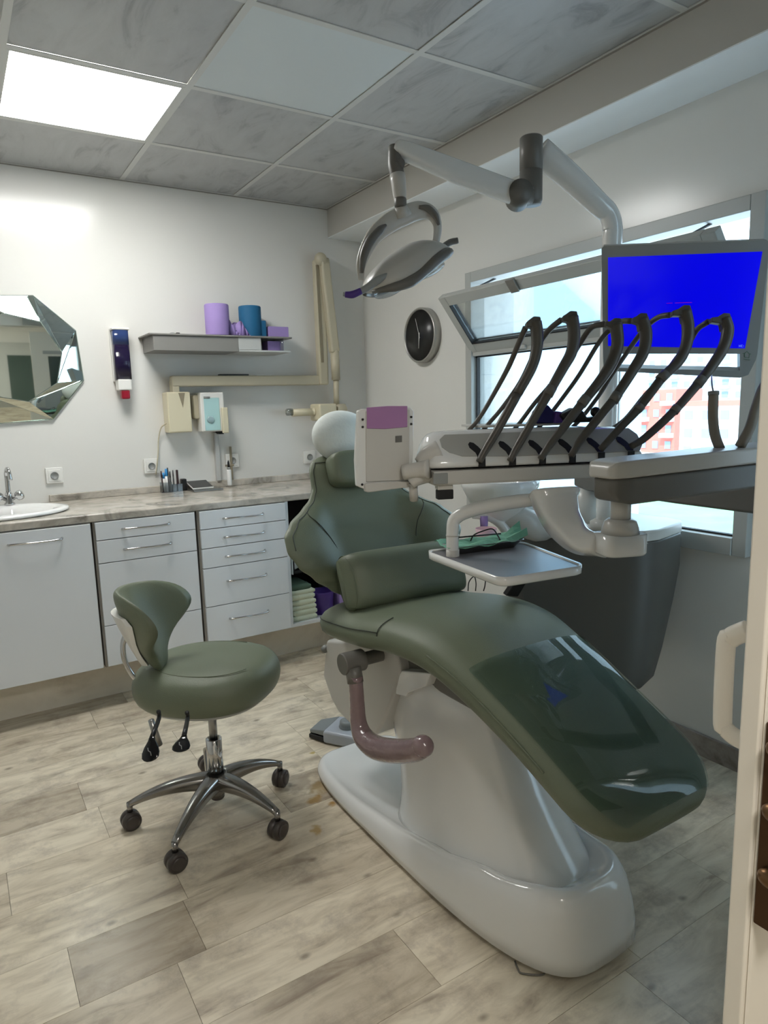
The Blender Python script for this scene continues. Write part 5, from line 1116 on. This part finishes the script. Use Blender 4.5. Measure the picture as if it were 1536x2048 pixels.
# --- cuspidor on the unit
cz = P(940, 1000, d=2.25); cu = thing('cuspidor', (-0.66, -1.98, 0.905), 'white rinsing bowl with spout behind the tray table', 'rinsing bowl')
bc = P(1000, 985, d=2.22)
bm = nb(); lathe(bm, [(0.03, -0.10), (0.06, -0.07), (0.10, -0.03), (0.125, 0.02), (0.128, 0.045), (0.122, 0.045), (0.09, -0.01), (0.02, -0.03)], bc, n=36); obj('bowl', bm, 'porc', cu)
bm = nb(); sx = P(1075, 1050, d=2.24); tube(bm, [bc+V((0, 0, -0.08)), P(1030, 1035, d=2.23), P(1068, 1052, d=2.26), V((-0.5, -2.05, 0.90))], [0.035, 0.045, 0.05, 0.055], 16, 5); obj('neck', bm, 'ugrey', cu)
bm = nb(); cc1 = P(1050, 1010, d=2.3); cyl(bm, V((cc1.x, cc1.y, 0.905)), V((cc1.x, cc1.y, cc1.z+0.12)), 0.045, 0.04); obj('column', bm, 'uwhite', cu)
bm = nb(); tube(bm, [P(945, 1030, d=2.2), P(975, 1032, d=2.2), P(1000, 1045, d=2.21), P(1018, 1072, d=2.22)], [0.012, 0.016, 0.018, 0.016], 12, 5); obj('cup_arm', bm, 'uwhite', cu)
c = P(985, 1086, d=2.2); t = thing('rinse_cup', c, 'pinkish plastic cup behind the instrument tray', 'cup')
bm = nb(); lathe(bm, [(0.022, -0.03), (0.034, 0.03), (0.032, 0.03), (0.021, -0.028)], P(972, 1075, d=2.15), n=24); obj('cup', bm, 'pink', t)
bm = nb(); lathe(bm, [(0.011, 0), (0.014, 0.05)], P(968, 1062, d=2.2), n=16); obj('stem', bm, 'purple', t)
bm = nb(); tube(bm, [P(941, 1082, d=1.86), P(948, 1070, d=1.87), P(966, 1062, d=1.88), P(985, 1058, d=1.88), P(996, 1072, d=1.87), P(1000, 1080, d=1.86)], 0.002, 6, 5); tag(obj('thin_cable', bm, 'black', None, at=P(968, 1070, d=1.87)), 'thin black wire looped above the instrument tray', 'wire')
bm = nb(); tube(bm, [P(936, 1182, d=2.1), P(938, 1164, d=2.1), P(948, 1153, d=2.1), P(952, 1166, d=2.1), P(951, 1182, d=2.1)], 0.0018, 6, 5); tube(bm, [P(951, 1153, d=2.12), P(969, 1158, d=2.12), P(970, 1170, d=2.12), P(967, 1182, d=2.12)], 0.0018, 6, 5); tag(obj('cable_loops', bm, 'black', None, at=P(950, 1175, d=2.1)), 'two thin black cable loops below the swing tray', 'cable')
# ================================================================== STOOL
SX, SY = -1.648, -1.675
st = thing('saddle_stool', (SX, SY, 0), 'green upholstered dentist stool with low backrest on five casters', 'stool')
tips = [P(262, 1640, z=0.03), P(352, 1722, z=0.03), P(556, 1658, z=0.03), P(561, 1556, z=0.03)]
tips = [V((p.x, p.y, 0)) for p in tips]; t5 = P(404, 1505, z=0); d5 = V((t5.x-SX, t5.y-SY, 0)).normalized(); tips.append(V((SX, SY, 0))+d5*0.27)
bm = nb(); lathe(bm, [(0.024, 0.055), (0.026, 0.07), (0.036, 0.085), (0.040, 0.11), (0.030, 0.125)], (SX, SY, 0)); obj('hub', bm, 'alu', st)
bm = nb(); lathe(bm, [(0.020, 0.045), (0.0235, 0.05), (0.0235, 0.085)], (SX, SY, 0)); obj('gas_cylinder_foot', bm, 'caster', st)
bm = nb(); lathe(bm, [(0.026, 0.11), (0.0262, 0.26), (0.022, 0.262), (0.022, 0.24)], (SX, SY, 0)); obj('gas_cylinder', bm, 'chrome', st)
bm = nb(); lathe(bm, [(0.014, 0.22), (0.014, 0.396)], (SX, SY, 0)); obj('piston', bm, 'steel', st)
for i, tp_ in enumerate(tips):
    d = V((tp_.x-SX, tp_.y-SY, 0)); R_ = d.length; d.normalize()
    bm = nb(); rings = []
    s_ = V((-d.y, d.x, 0))
    for k in range(13):
        f = k/12; rr_ = 0.02+(R_-0.02)*f; z = 0.112+0.016*math.sin(f*2.2)-0.038*f**2; hw = 0.022*(1-f)+0.011; hh = 0.020*(1-f)+0.009
        rings.append(sering(V((SX, SY, z))+d*rr_, s_, V((0, 0, 1)), hw, hh, 3, 16))
    end = V((SX, SY, 0))+d*R_
    loft(bm, rings); leg = obj('leg', bm, 'alu', st)
    bm = nb(); cyl(bm, end+V((0, 0, 0.058)), end+V((0, 0, 0.092)), 0.0095, n=14); obj('stem', bm, 'alu', leg)
    w = (V((CR.x, CR.y, 0))*[0.55, 0.62, 0.8, 0.92, 0.5][i]-V((CF.x, CF.y, 0))*[0.8, 0.75, 0.55, 0.3, 0.8][i]).normalized(); cc3 = end+V((0, 0, 0.031))
    cs = obj('caster', lathe(nb(), [(0.024, -0.022), (0.030, -0.019), (0.031, -0.003), (0.026, -0.002), (0.026, 0.002), (0.031, 0.003), (0.030, 0.019), (0.024, 0.022)], cc3, w, 28), 'caster', st)
    
    for sg_ in (1, -1): obj('hub_cap', lathe(nb(), [(0.022, 0.022), (0.022, 0.0245), (0.015, 0.026)], cc3, w*sg_, 20), 'caster', cs)
# seat shell and cushion
sc1_ = P(425, 1378, y=SY-0.0)
scx, scy, scz = SX-0.005, SY, 0.425
fw = V((0.72, -0.69, 0)).normalized(); sdv = V((-fw.y, fw.x, 0))
def oval(c, z, a, b, n=40, e=2.3, egg=0.0, tilt=0.0):
    out = []
    for k in range(n):
        t = 2*math.pi*k/n; ca, sa = math.cos(t), math.sin(t); x = math.copysign(abs(ca)**(2/e), ca)*a; y = math.copysign(abs(sa)**(2/e), sa)*b*(1+egg*ca); out.append(V((c[0], c[1], z+tilt*x))+fw*x+sdv*y)
    return out
bm = nb(); loft(bm, [oval((scx, scy), z+0.022, a, b, tilt=0.0) for z, a, b in ((0.372, .05, .05), (0.378, .15, .14), (0.392, .19, .185), (0.405, .205, .195))]); obj('seat_shell', bm, 'shelfl', st)
bm = nb(); loft(bm, [oval((scx, scy), z+0.022, a, b, egg=0.03, tilt=0.02) for z, a, b in ((0.392, .150, .145), (0.397, .200, .192), (0.415, .226, .214), (0.450, .236, .224), (0.488, .230, .216), (0.512, .208, .194), (0.523, .175, .162), (0.527, .12, .11), (0.526, .05, .05))]); sst = obj('seat_cushion', bm, 'green', st, sub=1)
bm = nb(); tube(bm, oval((scx+0.012, scy-0.012), 0.5445, .172, .158, egg=.03, tilt=.02)[8:38], 0.0014, 6, sub=1); obj('seam', bm, 'green2', sst)
# backrest: curved bean-shaped pad with white rear plate
def BP(px, py, dd=0.0): return P(px, py, d=2.02+dd)
bpts = [((262, 1178), .025, .010), ((258, 1205), .045, .024), ((275, 1230), .055, .028)]
bcn = P(280, 1255, d=2.13)
bu = V((0.0, 0.0, 1.0)); fwd2 = V((0.83, -0.55, 0)).normalized(); sd2 = V((-fwd2.y, fwd2.x, 0)).normalized()
def bpad(off, k=1.0, zc=0.0):
    """bean outline rings: height profile of half width, curving forward at the sides"""
    rings = []
    tab = [(-0.135, .020), (-0.125, .036), (-0.105, .048), (-0.08, .062), (-0.05, .09), (-0.01, .132), (0.03, .160), (0.065, .165), (0.10, .150), (0.122, .115), (0.130, .06)]
    for z, w in catmull([V((z, w, 0)) for z, w in tab], 3) and [(p.x, p.y) for p in catmull([V((z, w, 0)) for z, w in tab], 3)]:
        w *= k; row = []
        zn = (z+0.135)/0.265; thk = 0.030*math.sqrt(max(0.03, 1-abs(2*zn-1)**4))
        n = 16
        lean = 0.42*z
        for side in (1, -1):
            for i in range(n+1):
                u = -1+2*i/n if side == 1 else 1-2*i/n
                t_ = thk*math.sqrt(max(0, 1-abs(u)**3.0))
                curve = 0.70*(u*w)**2/0.14
                row.append(bcn+bu*z+sd2*(u*w)+fwd2*(curve-lean+(t_ if side == 1 else -t_)+off))
        rings.append(row)
    return rings
bm = nb(); loft(bm, bpad(0)); bmesh.ops.remove_doubles(bm, verts=bm.verts[:], dist=0.0004); bkp = obj('backrest', bm, 'green', st)
bm = nb(); rr_ = []
for z, w in ((-0.120, .022), (-0.10, .036), (-0.07, .052), (-0.03, .080), (0.01, .105), (0.04, .118), (0.062, .105)):
    row = []
    for side in (1, -1):
        for i in range(9):
            u = (-1+2*i/8)*side; row.append(bcn+bu*z+sd2*(u*w)+fwd2*(0.70*(u*w)**2/0.14-0.42*z-0.028-(0.016 if side == 1 else 0.0)-(0.012 if side == 1 else 0)*(1-u*u)))
    rr_.append(row)
loft(bm, rr_); obj('rear_plate', bm, 'sock', st, bevel=0.002)
bm = nb(); tube(bm, [bcn-fwd2*0.045+bu*-0.02, bcn-fwd2*0.060+bu*-0.06, bcn-fwd2*0.055+bu*-0.12, bcn-fwd2*0.02+bu*-0.18, bcn+fwd2*0.04+bu*-0.218, bcn+fwd2*0.12+bu*-0.225], [0.008]*6, 10, 6, flat=1.9); obj('back_bar', bm, 'chrome', st)
bm = nb(); c = P(296, 1428, d=1.98); c = bcn+fwd2*0.05+bu*-0.205; box(bm, (c.x-0.03, c.y-0.03, c.z-0.03), (c.x+0.03, c.y+0.03, c.z+0.02)); obj('mechanism_box', bm, 'black', st, bevel=0.004)
for q0_, q1_, q2_ in (((318, 1436), (304, 1474), (300, 1522)), ((375, 1438), (368, 1472), (360, 1503))):
    a, b, e_ = P(*q0_, d=1.90), P(*q1_, d=1.80), P(*q2_, d=1.76)
    lv = obj('lever', tube(nb(), [a+V((0, 0, 0.02)), a, b], [0.006, 0.006, 0.0065], 10, 3), 'black', st)
    u = (e_-b).normalized(); s_ = u.cross(CF).normalized()
    bm = nb(); loft(bm, [sering(b+(e_-b)*f, s_, CF, w, 0.006, 2.6, 20) for f, w in ((-0.02, .007), (0.15, .010), (0.4, .0185), (0.65, .0235), (0.85, .0225), (0.96, .016), (1.0, .009))]); pd = obj('paddle', bm, 'blackg', lv)
    cpd = b+(e_-b)*0.6-CF*0.0062
    bm = nb(); tube(bm, [cpd+s_*0.004-u*0.010*-1, cpd+s_*0.001, cpd-s_*0.005-u*0.004, cpd-s_*0.007-u*0.012], 0.0012, 5, sub=1); obj('pictogram', bm, 'umid', pd)
bm = nb(); tube(bm, [P(302, 1440, d=1.86), P(318, 1490, d=1.88)], [0.008, 0.0105], 12, sub=1); obj('lever', bm, 'steel', st)
# ================================================================== DOOR at the right
XD = None
e0 = P(1447, 1950, d=0.80); DX = e0.x; DY = e0.y
dr = struct('door_1', bx((DX, DY-0.023, 0.005), (DX+0.80, DY-0.001, 2.10)), 'doorw', bevel=0.003)
dr['label'] = 'cream door leaf standing open at the right edge'
obj('rebate_strip', bx((DX+0.006, DY-0.027, 0.005), (DX+0.80, DY-0.023, 2.10)), 'doorw', dr, bevel=0.002)
hq = lambda x, y: P(x, y, x=DX+0.035)
hw0 = hq(1500, 1256); hw1 = hq(1495, 1492)
hb_ = [hq(1498, 1260), hq(1476, 1268), hq(1462, 1276), hq(1452, 1292), hq(1445, 1440), hq(1452, 1458), hq(1470, 1474), hq(1492, 1484)]
bm = nb(); tube(bm, hb_, 0.0068, 12, 5, flat=1.7, up=(1, 0, 0)); obj('pull_handle', bm, 'doorw', dr, label='cream pull handle')
zl0, zl1 = P(1510, 1800, d=0.80).z, P(1515, 1385, d=0.80).z
lk = obj('rim_lock', bx((DX+0.004, DY-0.060, zl0), (DX+0.10, DY-0.027, zl1)), 'brass', dr, bevel=0.002, label='dark brown rim lock')
for f_ in (0.28, 0.60, 0.90):
    z_ = zl0+(zl1-zl0)*f_; bm = nb(); ellipsoid(bm, (DX+0.0, DY-0.045, z_), (0.010, 0, 0), (0, 0.014, 0), (0, 0, 0.011), 14, 8); obj('bolt', bm, 'brassl', lk)

obj('glass_panel', bx((DX+0.14, DY-0.001, 0.95), (DX+0.66, DY+0.003, 1.88)), 'extp', dr, smooth=False, label='dark green glass panel')
obj('glazing_bead', bx((DX+0.10, DY-0.001, 1.90), (DX+0.70, DY+0.008, 1.93)), 'winframe', dr, smooth=False)
tw = struct('window_3', bx((-1.62, YF-0.0, 2.16), (-0.72, YF+0.03, 2.46)), 'winframe', smooth=False)
obj('glass_pane', bx((-1.56, YF+0.03, 2.21), (-0.78, YF+0.034, 2.41)), 'extp', tw, smooth=False)
